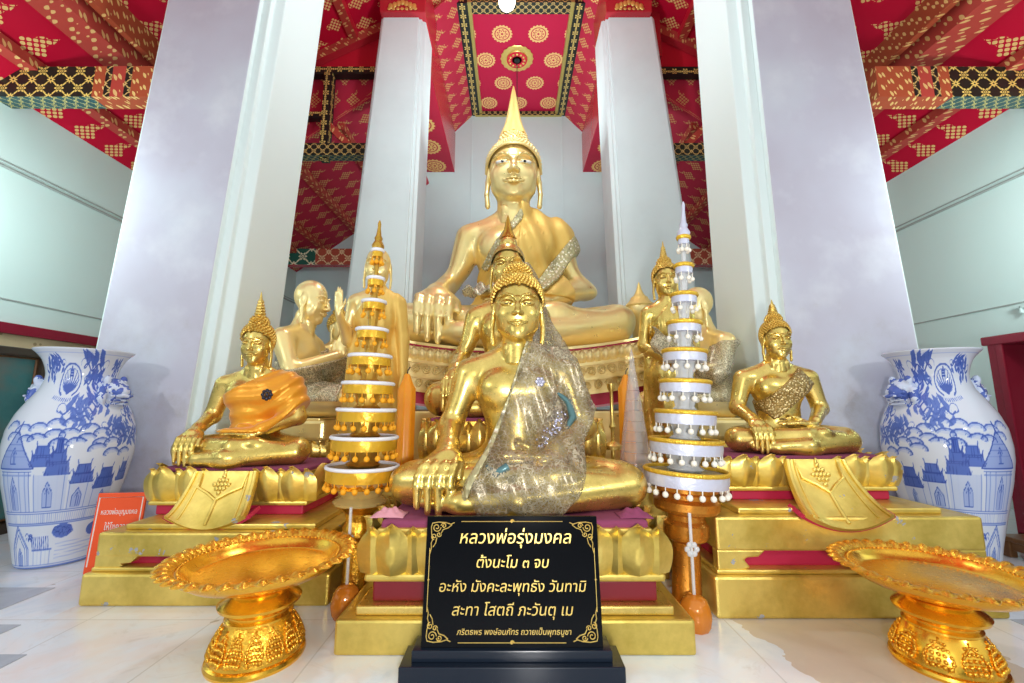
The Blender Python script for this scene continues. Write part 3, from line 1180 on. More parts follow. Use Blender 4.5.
def flame_prof(h, r, rings=5):
    prof = [(r, 0), (r * 1.12, h * .03), (r * .9, h * .07)]
    for i in range(rings):
        f = .1 + .55 * i / rings
        rr = r * (1.0 - f) ** .8
        prof += [(rr * .82, h * f), (rr * 1.0, h * (f + .03)), (rr * .98, h * (f + .07))]
    if rings == 0:
        prof = [(r, 0), (r * .86, h * .08), (r * .66, h * .2), (r * .52, h * .34), (r * .40, h * .50)]
    prof += [(r * .26, h * .70), (r * .17, h * .84), (r * .06, h * .97), (0, h)]
    return prof


_cache = {}
WARPS = {}


def head_data(bald=False, h=.0105):
    k = ('head', bald, h)
    if k not in _cache:
        _cache[k] = head_field(h, bald).mesh()
    return _cache[k]


def xf(V, s, t, rz=0.0, rx=0.0, sz=1.0, sx=1.0):
    V = np.array(V, float) * np.array([s * sx, s, s * sz])
    if rx:
        c, n = math.cos(rx), math.sin(rx)
        V = np.stack([V[:, 0], V[:, 1] * c - V[:, 2] * n, V[:, 1] * n + V[:, 2] * c], 1)
    if rz:
        c, n = math.cos(rz), math.sin(rz)
        V = np.stack([V[:, 0] * c - V[:, 1] * n, V[:, 0] * n + V[:, 1] * c, V[:, 2]], 1)
    return V + np.array(t)


def sstep(a, b, x):
    t = np.clip((x - a) / (b - a), 0, 1)
    return t * t * (3 - 2 * t)


def warp_great(V):
    """narrower shoulders and knees that follow the sagging rim of the throne"""
    x, y, z = V[:, 0] / AW, V[:, 1], V[:, 2] / (AW * AZS)
    f = 1 - .20 * sstep(.26, .46, z)
    return np.stack([V[:, 0] * f, y, V[:, 2] + .078 * V[:, 0] ** 2 * (1 - sstep(.10, .45, z))], 1)


def warp_front(V):
    """wider knees, slimmer shoulders"""
    z = V[:, 2] / (BW * BZS)
    f = 1 + .17 * (1 - sstep(.13, .30, z)) - .05 * sstep(.30, .5, z)
    return np.stack([V[:, 0] * f, V[:, 1], V[:, 2]], 1)


def warp_middle(V):
    z = V[:, 2] / CW
    return np.stack([V[:, 0] * (1 - .17 * sstep(.28, .5, z)), V[:, 1], V[:, 2]], 1)


def mb_xf(m, s, t, rz=0.0, sz=1.0, sx=1.0, rx=0.0):
    m.v = [tuple(p) for p in xf(np.array(m.v), s, t, rz, rx, sz, sx)]
    return m


def merge(*parts):
    V, Q, n = [], [], 0
    for v, q in parts:
        V.append(v)
        Q.append(q + n)
        n += len(v)
    return np.concatenate(V), np.concatenate(Q)


def eyes(root, s, t, rz, rx, style, sx=1.0, sz=1.0):
    """inlaid eyes: white almond with dark pupil, or dark slits"""
    for sg in (-1, 1):
        if style == 'white':
            e = MB().ball((sg * .124, -.285, .488), 1.0, 20, 10, (.076, .048, .027))
            o = mb_xf(e, s, t, rz, sz, sx, rx).build('eye', M['eye_white'], root, smooth=180)
            p = MB().ball((sg * .124, -.322, .489), 1.0, 14, 8, (.021, .014, .021))
            mb_xf(p, s, t, rz, sz, sx, rx).build('pupil', M['eye_dark'], o, smooth=180)
            b = MB().tube([(sg * (.028 + .0), -.349, .552), (sg * .07, -.347, .597), (sg * .13, -.326, .62), (sg * .20, -.268, .605), (sg * .25, -.198, .56)], [.004, .006, .006, .005, .003], 6)
            mb_xf(b, s, t, rz, sz, sx, rx).build('eyebrow', M['gold_dark'], root, smooth=60)
        else:
            e = MB().tube([(sg * .06, -.308, .487), (sg * .10, -.327, .486), (sg * .145, -.317, .486), (sg * .19, -.282, .497)], [.004, .0085, .0085, .004], 8)
            mb_xf(e, s, t, rz, sz, sx, rx).build('eye', M['eye_dark'] if style == 'dark' else M['gold_dark'], root, smooth=60)
            b = MB().tube([(sg * .030, -.351, .552), (sg * .07, -.349, .597), (sg * .13, -.328, .62), (sg * .20, -.268, .605), (sg * .25, -.200, .56)], [.003, .005, .005, .004, .002], 6)
            mb_xf(b, s, t, rz, sz, sx, rx).build('eyebrow', M['gold_dark'], root, smooth=60)


def seated_data(h):
    k = ('seated', h)
    if k not in _cache:
        F = seated_field(h)
        _cache[k] = (F, F.mesh())
    return _cache[k]


def head_on(root, W, mat, hmat, s, chin, turn=0.0, nod=0.0, bald=False, curl=(420, .030, .035), flame=(.42, .10), fmat=None, eye='dark', sz=1.0, sx=1.0, band=False, hh=.0105, flame_mod=8, fl_rings=5):
    """hair, crown and eyes of a head of unit s (world metres) with its chin at chin; returns the head mesh"""
    t = chin
    V, Q = head_data(bald, hh)
    hv = xf(V, s, t, turn, nod, sz, sx)
    if not bald:
        hb = mb_xf(hair_mb(*curl), s, t, turn, sz, sx, nod)
        hr = hb.build('hair', hmat, root, smooth=50)
        if flame:
            f = MB().lathe(flame_prof(flame[0], flame[1], fl_rings), 24, (0, .06, 1.11), mod=lambda a, z, j: 1 + .10 * math.cos(flame_mod * a))
            mb_xf(f, s, t, turn, sz, sx, nod).build('flame_finial', fmat or mat, root, smooth=60)
        if band:
            pts = []
            for i in range(33):
                a = PI + PI * i / 32
                x = .322 * math.cos(a)
                y = .055 + .372 * math.sin(a)
                f = max(0.0, min(1.0, (y + .30) / .36))
                pts.append((x, y * 1.0, .760 - .26 * f ** 1.1))
            mb_xf(MB().tube(pts, .016, 8), s, t, turn, sz, sx, nod).build('hair_band', M['gold_carved'], root, smooth=60)
    if eye:
        eyes(root, s, t, turn, nod, eye, sx, sz)
    return hv, Q


def seated_buddha(name, label, loc, W, zs, rz, mat, hmat, hs=.355, h=.0085, group=None, turn=0.0, nod=0.0, chin_z=.735, warp=None, **hk):
    root = thing(name, label, 'statue', loc, rz, group)
    F, (V, Q) = seated_data(h)
    bv = xf(V, W, (0, 0, 0), sz=zs)
    if warp:
        WARPS[root.name] = warp
        bv = warp(bv)
    hv, hq = head_on(root, W, mat, hmat, hs * W, (0, .02 * W, chin_z * W * zs), turn, nod, **hk)
    BV, BQ = merge((bv, Q), (hv, hq))
    npmesh('body', BV, BQ, mat, root)
    return root, F


def cloth_from(F, name, region, t, mat, root, W, zs, fold=None, D=None, warp=None):
    """a garment lying t above the body where region(X,Y,Z) < 0"""
    X_, Y_, Z_ = F.coords()
    D = F.D if D is None else D
    tt = t + (fold(X_, Y_, Z_) if fold else 0)
    G = np.maximum(D - tt, region(X_, Y_, Z_)).astype(np.float32)
    G = np.broadcast_to(G, F.D.shape)
    V, Q = F.mesh(np.array(G))
    V = xf(V, W, (0, 0, 0), sz=zs)
    if root.name in WARPS:
        V = WARPS[root.name](V)
    return npmesh(name, V, Q, mat, root, smooth=60)


def poly_dist(px, pz, poly):
    """signed distance to a polygon in the x-z plane, negative inside"""
    px, pz = np.broadcast_arrays(px, pz)
    d = np.full(px.shape, 1e9)
    ins = np.zeros(px.shape, bool)
    n = len(poly)
    for i in range(n):
        ax, az = poly[i]
        bx, bz = poly[(i + 1) % n]
        ex, ez = bx - ax, bz - az
        wx, wz = px - ax, pz - az
        t = np.clip((wx * ex + wz * ez) / (ex * ex + ez * ez), 0, 1)
        d = np.minimum(d, (wx - t * ex) ** 2 + (wz - t * ez) ** 2)
        c = ((az > pz) != (bz > pz)) & (px < (bx - ax) * (pz - az) / (bz - az if bz != az else 1e-9) + ax)
        ins ^= c
    d = np.sqrt(d)
    return np.where(ins, -d, d)


def arm_out(X_, Z_):
    """true-ish (<0) away from the bare right arm"""
    return -(X_ + .205)


# ---- the great image on its throne
AW, AZS = 2.74, .945
a_root, aF = seated_buddha('great_buddha', 'huge pale gold seated Buddha at the back between white columns', (.02, 5.02, 1.565), AW, AZS, 0.0,
                           M['gold_pale'], M['gold_carved'], hs=.325, chin_z=.735, curl=(900, .017, .02, True, 260), flame=(.82, .155), fmat=M['gold_matte'], eye='white', sx=1.22, band=True, warp=warp_great, fl_rings=0)
aF2 = seated_field(.0085)
aF2.cone((.20, .09, .30), (.34, .09, .33), .10, .075, .10)
robe = cloth_from(aF2, 'robe', lambda X_, Y_, Z_: np.maximum.reduce(np.broadcast_arrays((Z_ - (.685 + (X_ - .03) * 1.28)) * .62, .235 - Z_ + 0 * X_, -(X_ + .2) + 0 * Y_, (X_ - .205) - (.69 - Z_) * .12, Y_ - .2 + 0 * X_)), .014,
                  M['gold_cloth'], a_root, AW, AZS, fold=lambda X_, Y_, Z_: .0045 * np.sin((X_ * .75 - Z_ * .65) * 95))
cape = cloth_from(aF2, 'shoulder_cloth', lambda X_, Y_, Z_: np.maximum.reduce(np.broadcast_arrays(-(X_ - .035) + 0 * Y_ - (.70 - Z_) * .05, -(Z_ - (.285 + (X_ - .06) * 1.02)) * .7, Y_ - .22 + 0 * X_, Z_ - .73 + 0 * X_, X_ - .36 + 0 * Z_)), .022,
                  M['gold_cloth'], a_root, AW, AZS, fold=lambda X_, Y_, Z_: .006 * np.sin((X_ * .9 + Z_ * .35) * 70))


def edge_strip(F, name, p0, p1, w, t, mat, root, W, zs, n=14, y1=.3):
    """a trim band lying on the front of the body between two x-z points"""
    dx, dz = p1[0] - p0[0], p1[1] - p0[1]
    L = math.hypot(dx, dz)
    nx, nz = -dz / L, dx / L
    def reg(X_, Y_, Z_):
        a = (X_ - p0[0]) * dx / L + (Z_ - p0[1]) * dz / L
        b = np.abs((X_ - p0[0]) * nx + (Z_ - p0[1]) * nz) - w
        return np.maximum.reduce(np.broadcast_arrays(b, -a, a - L, Y_ - y1 + 0 * X_))
    return cloth_from(F, name, reg, t, mat, root, W, zs)


edge_strip(aF2, 'lace_border', (.37, .56), (.09, .27), .034, .034, M['lace_edge'], a_root, AW, AZS, y1=.12)
edge_strip(aF2, 'lace_border', (.06, .69), (-.155, .40), .020, .026, M['lace_edge'], a_root, AW, AZS, y1=.1)
# crumpled lace laid over the lap hand
lp = MB()
lp.grid(lambda u, v: (AW * (-.20 + .19 * u), AW * (-.235 + .10 * v), AZS * AW * (.245 + .022 * math.sin(u * 13) * math.sin(v * 9 + u * 5) + .03 * math.sin(PI * v) * math.sin(PI * u))), 30, 16, thick=.01)
lp.build('lap_lace', M['lace_robe'], a_root, smooth=180)
# hands clear of cloth: nothing else rests on the great image

# ---- front centre image
BW, BZS = 1.10, 1.045
b_root, bF = seated_buddha('seated_buddha', 'gold seated Buddha in front centre draped in sheer embroidered lace', (.03, 2.33, .50), BW, BZS, 0.0,
                           M['gold_leaf'], M['gold_curl'], hs=.365, sx=1.13, chin_z=.732, curl=(760, .0225, .030, True, 230), flame=(.22, .09), eye='dark', fmat=M['gold_curl'], h=.0085, warp=warp_front)
sf = Field((-.56, -.42, -.02), (.56, .32, .86), .0085)
sf.ell((0, .05, .40), (.22, .16, .32), .1)
sf.cone((.05, .06, .66), (.25, .085, .60), .10, .10, .1)
sf.cone((.25, .085, .60), (.345, .06, .34), .10, .09, .12)
sf.cone((.345, .06, .42), (.41, .02, .42), .05, .01, .06)
sf.cone((.30, .0, .30), (.10, -.22, .12), .10, .09, .14)
sf.cone((-.05, -.20, .12), (.16, -.20, .10), .12, .10, .14)
sf.cone((-.12, -.10, .25), (-.1, -.2, .1), .09, .1, .12)
BP = []
for px, py, yy in ((527, 340, 2.28), (562, 347, 2.3), (580, 358, 2.3), (599, 408, 2.3), (584, 440, 2.2), (566, 495, 2.1), (545, 522, 2.05), (480, 524, 2.05), (466, 500, 2.1), (508, 395, 2.2)):
    x, z = at(px, py, yy)
    BP.append(((x - .03) / BW, (z - .50) / (BW * BZS)))
bp_np = BP
shawl = cloth_from(sf, 'lace_shawl', lambda X_, Y_, Z_: np.maximum(poly_dist(X_, Z_, BP) + 0 * Y_, Y_ - .16), .012, M['lace_shawl'], b_root, BW, BZS,
                   fold=lambda X_, Y_, Z_: .006 * np.sin((X_ * .8 + Z_ * .5) * 60) + .005 * np.sin(X_ * 90 + Z_ * 20))
# heavy hem along the front edge of the shawl
hem = cloth_from(sf, 'shawl_hem', lambda X_, Y_, Z_: np.maximum(np.maximum(poly_dist(X_, Z_, BP), -((X_ - BP[0][0]) * (BP[8][1] - BP[0][1]) - (Z_ - BP[0][1]) * (BP[8][0] - BP[0][0])) / math.hypot(BP[8][0] - BP[0][0], BP[8][1] - BP[0][1]) * (-1) * -1 * 0 + np.abs((X_ - BP[0][0]) * (BP[9][1] - BP[0][1]) - (Z_ - BP[0][1]) * (BP[9][0] - BP[0][0])) / math.hypot(BP[9][0] - BP[0][0], BP[9][1] - BP[0][1]) - .012) + 0 * Y_, Y_ - .10), .020, M['lace_edge'], b_root, BW, BZS)
# silk ribbons that show through the net, sequin clusters and a jewel
def on_front(F, x, z, off=0.0, D=None):
    """front of the field at local x, z"""
    D = F.D if D is None else D
    i = int(round((x - F.lo[0]) / F.h))
    k = int(round((z - F.lo[2]) / F.h))
    col = D[i, :, k]
    j = np.argmax(col < .012)
    return F.lo[1] + F.h * j - off


gm = MB()
for px, py, r in ((541, 381, .022),):
    x, z = at(px, py, 2.15)
    xl, zl = (x - .03) / BW, (z - .5) / (BW * BZS)
    y = on_front(sf, xl, zl, .012)
    for k in range(7):
        a = k * PI / 3
        q = 0 if k == 6 else r * .75
        gm.ball((xl * BW + q * math.cos(a), y * BW - .006, zl * BW * BZS + q * math.sin(a)), r * .5, 10, 6, (1, .6, 1))
gm.build('jewel', M['gem'], b_root, smooth=60)
for pts in (((560, 392), (572, 402), (575, 418), (568, 428)), ((488, 462), (497, 468), (508, 462))):
    pp = []
    for px, py in pts:
        x, z = at(px, py, 2.15)
        xl, zl = (x - .03) / BW, (z - .5) / (BW * BZS)
        pp.append((xl * BW, on_front(sf, xl, zl, -.006) * BW, zl * BW * BZS))
    rb = MB()
    rb.tube(pp, [.008, .020, .020, .010][:len(pp)], 8)
    rb.build('silk_ribbon', M['blue_silk'], b_root, smooth=60)
sq = MB()
r2 = random.Random(3)
for k in range(46):
    t_ = k / 45
    px = 566 - 26 * t_ + r2.uniform(-5, 5)
    py = 412 + 34 * t_ + r2.uniform(-5, 5)
    x, z = at(px, py, 2.15)
    xl, zl = (x - .03) / BW, (z - .5) / (BW * BZS)
    sq.ball((xl * BW, on_front(sf, xl, zl, .012) * BW, zl * BW * BZS), r2.uniform(.004, .008), 8, 5, (1, .6, 1))
sq.build('sequin_spray', M['gem'], b_root, smooth=60)
# bright worn patches of fresh gilding on both knees
for sx_ in (-1, 1):
    kn = MB()
    for k in range(9):
        a = r2.uniform(0, 6.28)
        q = r2.uniform(0, .03)
        kn.ball((sx_ * (.53 + q * .3 * math.cos(a)) * BW, (-.135 + q * .2) * BW, (.10 + q * math.sin(a)) * BW), r2.uniform(.010, .02), 8, 5, (1.2, .5, .8))
    kn.build('knee_inlay', M['gem'] if sx_ > 0 else M['blue_silk'], b_root, smooth=60)

# ---- image behind it
CW = 1.12
c_root, cF = seated_buddha('seated_buddha', 'gold seated Buddha half hidden behind the front centre one', (-.03, 3.02, .925), CW, 1.075, 0.0,
                           M['gold_leaf'], M['gold_leaf'], hs=.34, sx=1.05, chin_z=.735, curl=(0, .027, .03, True, 0), flame=(.50, .15), fl_rings=0, eye='dark', fmat=M['gold_dark'], warp=warp_middle)
# sheer veil that hangs from its head to the shoulder
vl = MB()
VP = [at(533, 262, 2.86), at(556, 312, 2.72), at(578, 372, 2.66)]
def veil(u, v):
    z0, z1 = 2.02, 1.28
    z = z0 + (z1 - z0) * v
    xr = .16 + .30 * v + .02 * math.sin(v * 9)
    xl = .10 + .02 * v
    x = -.045 + xl + (xr - xl) * u
    y = 2.93 - .02 * v + .02 * math.sin(u * 6 + v * 4) + .10 * u
    return (x + .045, y - 3.02, z - .925)
vl.grid(veil, 14, 26, thick=.004)
vl.build('head_veil', M['lace_shawl'], c_root, smooth=180)

# ---- left and right images on old plinths
DW = .83
d_root, dF = seated_buddha('seated_buddha', 'gold seated Buddha on the left plinth wearing an orange satin robe', (-1.70, 2.83, .64), DW, 1.02, .03,
                           M['gold_leaf'], M['gold_curl'], hs=.35, chin_z=.735, curl=(330, .034, .05, True, 110), flame=(.62, .13), eye='gold', turn=.10, nod=.06, flame_mod=6)
dF2 = seated_field(.0085)
dF2.cone((.20, .08, .52), (.31, .08, .38), .09, .08, .12)
cloth_from(dF2, 'orange_robe', lambda X_, Y_, Z_: np.maximum.reduce(np.broadcast_arrays((Z_ - (.50 + (X_ + .2) * .56)) * .9, .235 - Z_ + 0 * X_ - .0 * X_, -(X_ + .215) + 0 * Y_, (.30 - Z_) * .8 + (X_ - .24) * .9 - .02, Y_ - .2 + 0 * X_)), .017,
           M['orange_satin'], d_root, DW, 1.02, fold=lambda X_, Y_, Z_: .006 * np.sin((Z_ * .9 - X_ * .45) * 62 + 3 * np.sin(X_ * 9)))
br = MB()
xb, zb = .165, .505
yb = on_front(dF2, xb, zb, .016)
for k in range(9):
    a = k * PI / 4
    q = 0 if k == 8 else .026
    br.ball((xb * DW + q * math.cos(a), yb * DW - .004, zb * DW * 1.02 + q * math.sin(a)), .013, 8, 6, (1, .6, 1))
br.build('brooch', M['brooch'], d_root, smooth=60)
sh = MB().lathe([(.0, .245), (.17, .245), (.19, .252), (.17, .262), (.0, .262)], 36, (0, -.06, -.005), sx=DW * 1.05, sy=DW * .62)
sh.v = [(x, y * 1.0 - 0.0, z * DW) for x, y, z in sh.v]
sh.build('waist_fold', M['lace_edge'], d_root, smooth=50)

EW = .77
e_root, eF = seated_buddha('seated_buddha', 'gold seated Buddha on the right plinth with a beaded diagonal sash', (1.70, 2.72, .722), EW, 1.0, -.06,
                           M['gold_leaf'], M['gold_curl'], hs=.345, chin_z=.735, curl=(560, .026, .032, True, 170), flame=(.40, .12), eye='gold', turn=-.06)
eF2 = seated_field(.0085)
edge_strip(eF2, 'beaded_sash', (.20, .60), (-.15, .31), .085, .022, M['sequin_sash'], e_root, EW, 1.0, y1=.25)


# ---- kneeling disciples, hands pressed together
def kneel_field(h=.010):
    F = Field((-.42, -.60, -.02), (.42, .36, .86), h)
    F.ell((0, .10, .16), (.20, .17, .15), .05)
    F.ell((0, .075, .30), (.165, .125, .17), .06)
    F.ell((0, .07, .49), (.205, .135, .165), .07)
    F.cone((-.19, .08, .595), (.19, .08, .595), .08, k=.06)
    for s in (-1, 1):
        F.cone((s * .14, .085, .63), (s * .03, .07, .70), .055, .06, .06)
        F.cone((s * .12, .06, .15), (s * .15, -.40, .13), .125, .09, .05)
        F.cone((s * .15, -.40, .10), (s * .13, .16, .06), .085, .06, .04)
        F.cone((s * .13, .16, .06), (s * .12, .27, .05), .05, .035, .03)
        F.cone((s * .255, .08, .585), (s * .30, -.03, .34), .078, .058, .04)
        F.cone((s * .30, -.03, .34), (s * .06, -.24, .47), .057, .042, .03)
        F.ell((s * .025, -.265, .52), (.020, .045, .065), .02, rx=-.25)
        for i in range(4):
            F.chain([(s * .020, -.235 - i * .022, .55 + i * .002), (s * .016, -.243 - i * .019, .61 + (0, .02, .018, .002)[i]), (s * .012, -.255 - i * .014, .655 + (0, .022, .018, -.005)[i])], [.0155, .014, .010], .006)
        F.chain([(s * .03, -.215, .51), (s * .018, -.205, .56), (s * .012, -.212, .60)], [.017, .015, .011], .01)
    F.cone((0, .07, .62), (0, .05, .80), .078, .072, .05)
    return F


def kneeling(name, label, loc, W, rz, mat, robe_mat, bald=True, group=None, robe=True, **hk):
    root = thing(name, label, 'statue', loc, rz, group)
    if 'kneel' not in _cache:
        F = kneel_field()
        _cache['kneel'] = (F, F.mesh())
    F, (V, Q) = _cache['kneel']
    hv, hq = head_on(root, W, mat, M['gold_curl'], .37 * W, (0, .02 * W, .735 * W), bald=bald, **hk)
    BV, BQ = merge((xf(V, W, (0, 0, 0)), Q), (hv, hq))
    npmesh('body', BV, BQ, mat, root)
    if robe:
        cloth_from(F, 'lace_robe', lambda X_, Y_, Z_: np.maximum.reduce(np.broadcast_arrays(Z_ - .47 - X_ * .35, .12 - Z_ + 0 * X_, Y_ - .3 + 0 * X_, -.36 - Y_ + 0 * X_)), .02, robe_mat, root, W, 1.0,
                   fold=lambda X_, Y_, Z_: .008 * np.sin((X_ + Y_) * 40 + Z_ * 12))
    return root


kneeling('kneeling_disciple', 'bald gold kneeling disciple in profile wearing a lace robe, left of centre', (-1.77, 3.72, .90), 1.10, PI / 2 - .02, M['gold_pale'], M['lace_robe'], eye=None, nod=.1)
kneeling('kneeling_disciple', 'gold kneeling disciple hidden behind the silver tiered offering on the right', (1.69, 3.86, .90), 1.08, -PI / 2 + .1, M['gold_pale'], M['lace_robe'], eye=None, nod=.1)
kneeling('kneeling_deity', 'small pale gold figure with pointed crown and raised hands facing the centre', (-1.80, 4.45, 1.02), .86, PI / 2 - .45, M['gold_pale'], M['lace_robe'], bald=False, curl=(200, .036, .03, True, 60), flame=(.62, .11), eye=None)


# ---- standing figures
def stand_field(pose, h=.0052):
    """height 1, facing -y"""
    F = Field((-.26, -.20, -.01), (.26, .15, .90), h)
    F.ell((0, 0, .47), (.108, .075, .11), .03)
    F.ell((0, 0, .60), (.088, .066, .12), .04)
    F.ell((0, 0, .715), (.115, .072, .095), .04)
    F.cone((-.105, .005, .775), (.105, .005, .775), .043, k=.03)
    for s in (-1, 1):
        F.cone((s * .07, .005, .795), (s * .01, 0, .835), .03, .034, .03)
        F.cone((s * .05, 0, .46), (s * .048, .0, .06), .078, .05, .05)
        F.cone((s * .045, .02, .03), (s * .055, -.075, .018), .028, .022, .015)
        for i in range(5):
            F.cone((s * (.036 + i * .010), -.075, .016), (s * (.037 + i * .010), -.098 + abs(i - 1) * .004, .013), .007, .006, .004)
    # skirt and robe wings
    F.cone((0, 0, .42), (0, 0, .07), .105, .098, .04, flat=(0, 1, 0, 1.5))
    for s in (-1, 1):
        F.cone((s * .125, .02, .60), (s * .14, .02, .09), .022, .045, .05, flat=(0, 1, 0, 1.8))
    F.cone((0, .0, .79), (0, -.005, .87), .036, .034, .03)
    for s in (-1, 1):
        F.cone((s * .135, .005, .77), (s * .165, .012, .61), .038, .03, .02)
        if pose == 'raised' and s < 0:
            F.cone((s * .165, .012, .61), (s * .185, -.085, .70), .03, .021, .015)
            F.ell((s * .187, -.098, .732), (.024, .011, .030), .012)
            for i in range(4):
                x = s * (.170 + i * .0115)
                F.chain([(x, -.099, .752), (x + s * .001, -.101, .782 + (.004, .012, .012, .0)[i]), (x + s * .001, -.100, .800 + (.004, .015, .014, -.004)[i])], [.0062, .0058, .0045], .003)
            F.chain([(s * .166, -.098, .725), (s * .152, -.105, .745), (s * .149, -.106, .762)], [.008, .0068, .005], .004)
        elif pose == 'bowl':
            F.cone((s * .165, .012, .61), (s * .07, -.105, .545), .03, .021, .015)
            F.ell((s * .05, -.118, .535), (.028, .014, .022), .012)
            for i in range(4):
                z = .522 + i * .0105
                F.chain([(s * .04, -.122, z), (s * .015, -.130, z), (s * -.005, -.128, z)], [.0062, .0058, .0045], .003)
            F.chain([(s * .05, -.112, .55), (s * .03, -.118, .57), (s * .02, -.12, .578)], [.008, .0068, .005], .004)
        else:
            F.cone((s * .165, .012, .61), (s * .175, -.01, .46), .03, .021, .015)
            F.ell((s * .177, -.015, .425), (.012, .022, .030), .012)
            for i in range(4):
                y = -.032 + i * .0115
                F.chain([(s * .177, y, .405), (s * .178, y - .002, .372), (s * .176, y - .004, .352 + abs(i - 1.5) * .006)], [.0062, .0058, .0045], .003)
            F.chain([(s * .17, -.034, .43), (s * .166, -.045, .405), (s * .165, -.046, .388)], [.008, .0068, .005], .004)
    return F


def standing(name, label, loc, H, rz, mat, pose, bald, turn=0.0, hk=None, sash=None, group=None, hu=.19, nx=.74):
    root = thing(name, label, 'statue', loc, rz, group)
    F = stand_field(pose)
    V, Q = F.mesh()
    hv, hq = head_on(root, H, mat, M['gold_curl'], hu * H, (0, -.005 * H, .848 * H), turn=turn, bald=bald, **(hk or {}))
    BV, BQ = merge((xf(V, H, (0, 0, 0), sx=nx), Q), (hv, hq))
    npmesh('body', BV, BQ, mat, root)
    rb_ = cloth_from(F, 'robe', lambda X_, Y_, Z_: np.maximum.reduce(np.broadcast_arrays((Z_ - (.80 + (X_ + .02) * .9)) * .7, .085 - Z_ + 0 * X_, -(X_ + .125) + 0 * Y_ - np.maximum(0, .60 - Z_) * 1.5, Y_ - .14 + 0 * X_)), .006, sash or mat, root, H, 1.0,
               fold=lambda X_, Y_, Z_: .0014 * np.sin((X_ * .95 + Z_ * .12) * 150))
    rb_.scale = (nx, 1, 1)
    return root, F


h_root, hF = standing('standing_disciple', 'bald gold standing monk with raised hand behind the gold tiered offering', (-1.085, 3.36, .44), 1.77, .15, M['gold_pale'], 'raised', True, hk=dict(eye=None), sash=M['gold_cloth'])
i_root, iF = standing('standing_buddha', 'slim gold standing Buddha with flame finial beside the silver tiered offering', (1.235, 3.36, .49), 1.60, -.1, M['gold_leaf'], 'bowl', False,
                      hk=dict(curl=(260, .034, .03, True, 90), flame=(.50, .10), eye='dark'), sash=M['gold_leaf'])
lb = MB()
lb.grid(lambda u, v: (-.16 + .30 * u + .02 * math.sin(v * 7), -.19 - .05 * math.sin(PI * u) - .02 * math.sin(9 * u), 1.10 - .20 * v - .10 * math.sin(PI * u) + .01 * math.sin(20 * u)), 26, 12, thick=.006)
lb.build('lace_shawl', M['lace_robe'], i_root, smooth=180)
# ---------------------------------------------------------------- plinths and the lotus rows on them
def rect_path(hx, hy):
    """walk round a rectangle: list of (start, direction, length, outward normal); front first"""
    return [((-hx, -hy), (1, 0), 2 * hx, (0, -1)), ((hx, -hy), (0, 1), 2 * hy, (1, 0)), ((hx, hy), (-1, 0), 2 * hx, (0, 1)), ((-hx, hy), (0, -1), 2 * hy, (-1, 0))]


def petal(m, c, tan, nrm, w, h, bulge, flare, ridge, tipp=.45, z0=0.0, th=.012, nu=8, nv=10, base=.8):
    def fn(u, v):
        u = u * 2 - 1
        if v < 1 - tipp:
            hw = w / 2 * (base + (1 - base) * math.sin(PI / 2 * v / (1 - tipp)))
        else:
            q = (1 - v) / tipp
            hw = w / 2 * (1 - (1 - q) ** 1.9)
        out = bulge * math.sin(PI * min(1, v * 1.1)) ** .8 + flare * v ** 3 + ridge * (1 - abs(u)) ** 1.2 - .35 * bulge * abs(u) ** 2
        return (c[0] + tan[0] * u * hw + nrm[0] * out, c[1] + tan[1] * u * hw + nrm[1] * out, z0 + h * v)
    m.grid(fn, nu, nv, thick=th)


def lotus_row(root, mat, hx, hy, z0, h, n_front, n_side, bulge=.05, flare=.03, ridge=.018, tipp=.45, gap=(), name='lotus_petal', sides=(0, 1, 3), yoff=0.0, back=True):
    """upright petals round a plinth, each its own part, shorter ones peeping out between"""
    for si in sides:
        (sx, sy), (dx, dy), L, nr = rect_path(hx, hy)[si]
        n = n_front if si in (0, 2) else n_side
        w = L / n
        for i in range(n):
            s = (i + .5) * w
            cx, cy = sx + dx * s, sy + dy * s + yoff
            if si == 0 and any(a < cx < b for a, b in gap):
                continue
            m = MB()
            petal(m, (cx, cy), (dx, dy), nr, w * 1.02, h, bulge, flare, ridge, tipp, z0)
            m.build(name, mat, root, smooth=50)
        if back:
            for i in range(n + 1):
                s = i * w
                cx, cy = sx + dx * s - nr[0] * .012, sy + dy * s - nr[1] * .012 + yoff
                if si == 0 and any(a < cx < b for a, b in gap):
                    continue
                if si != 0 and i in (0, n):
                    continue
                m = MB()
                petal(m, (cx, cy), (dx, dy), nr, w * .8, h * .93, bulge * .75, flare * .8, ridge * .8, tipp, z0, nu=6, nv=8)
                m.build('inner_petal', mat, root, smooth=50)


def block(root, name, mat, hx, hy, z0, z1, yoff=0.0, bevel=.008, taper=1.0):
    return MB().box((0, yoff, (z0 + z1) / 2), (2 * hx, 2 * hy, z1 - z0), taper=taper).build(name, mat, root, smooth=0, bevel=bevel)


# -- front centre plinth
p = thing('lotus_plinth', 'gold lotus plinth with dark red band behind the black plaque', 'plinth', (.012, 2.27, 0))
block(p, 'base_block', M['gold_pedestal'], .735, .37, 0, .135, bevel=.012)
block(p, 'ledge', M['gold_leaf'], .665, .335, .135, .172)
block(p, 'red_band', M['plinth_red_dark'], .61, .29, .172, .255)
block(p, 'moulding', M['gold_pedestal'], .645, .31, .255, .288, bevel=.012)
block(p, 'core', M['gold_pedestal'], .60, .30, .288, .47)
block(p, 'felt_top', M['magenta_felt'], .59, .28, .455, .498, bevel=.015)
lotus_row(p, M['gold_pedestal'], .615, .295, .285, .215, 7, 3, bulge=.018, flare=.045, ridge=.034, tipp=.55)
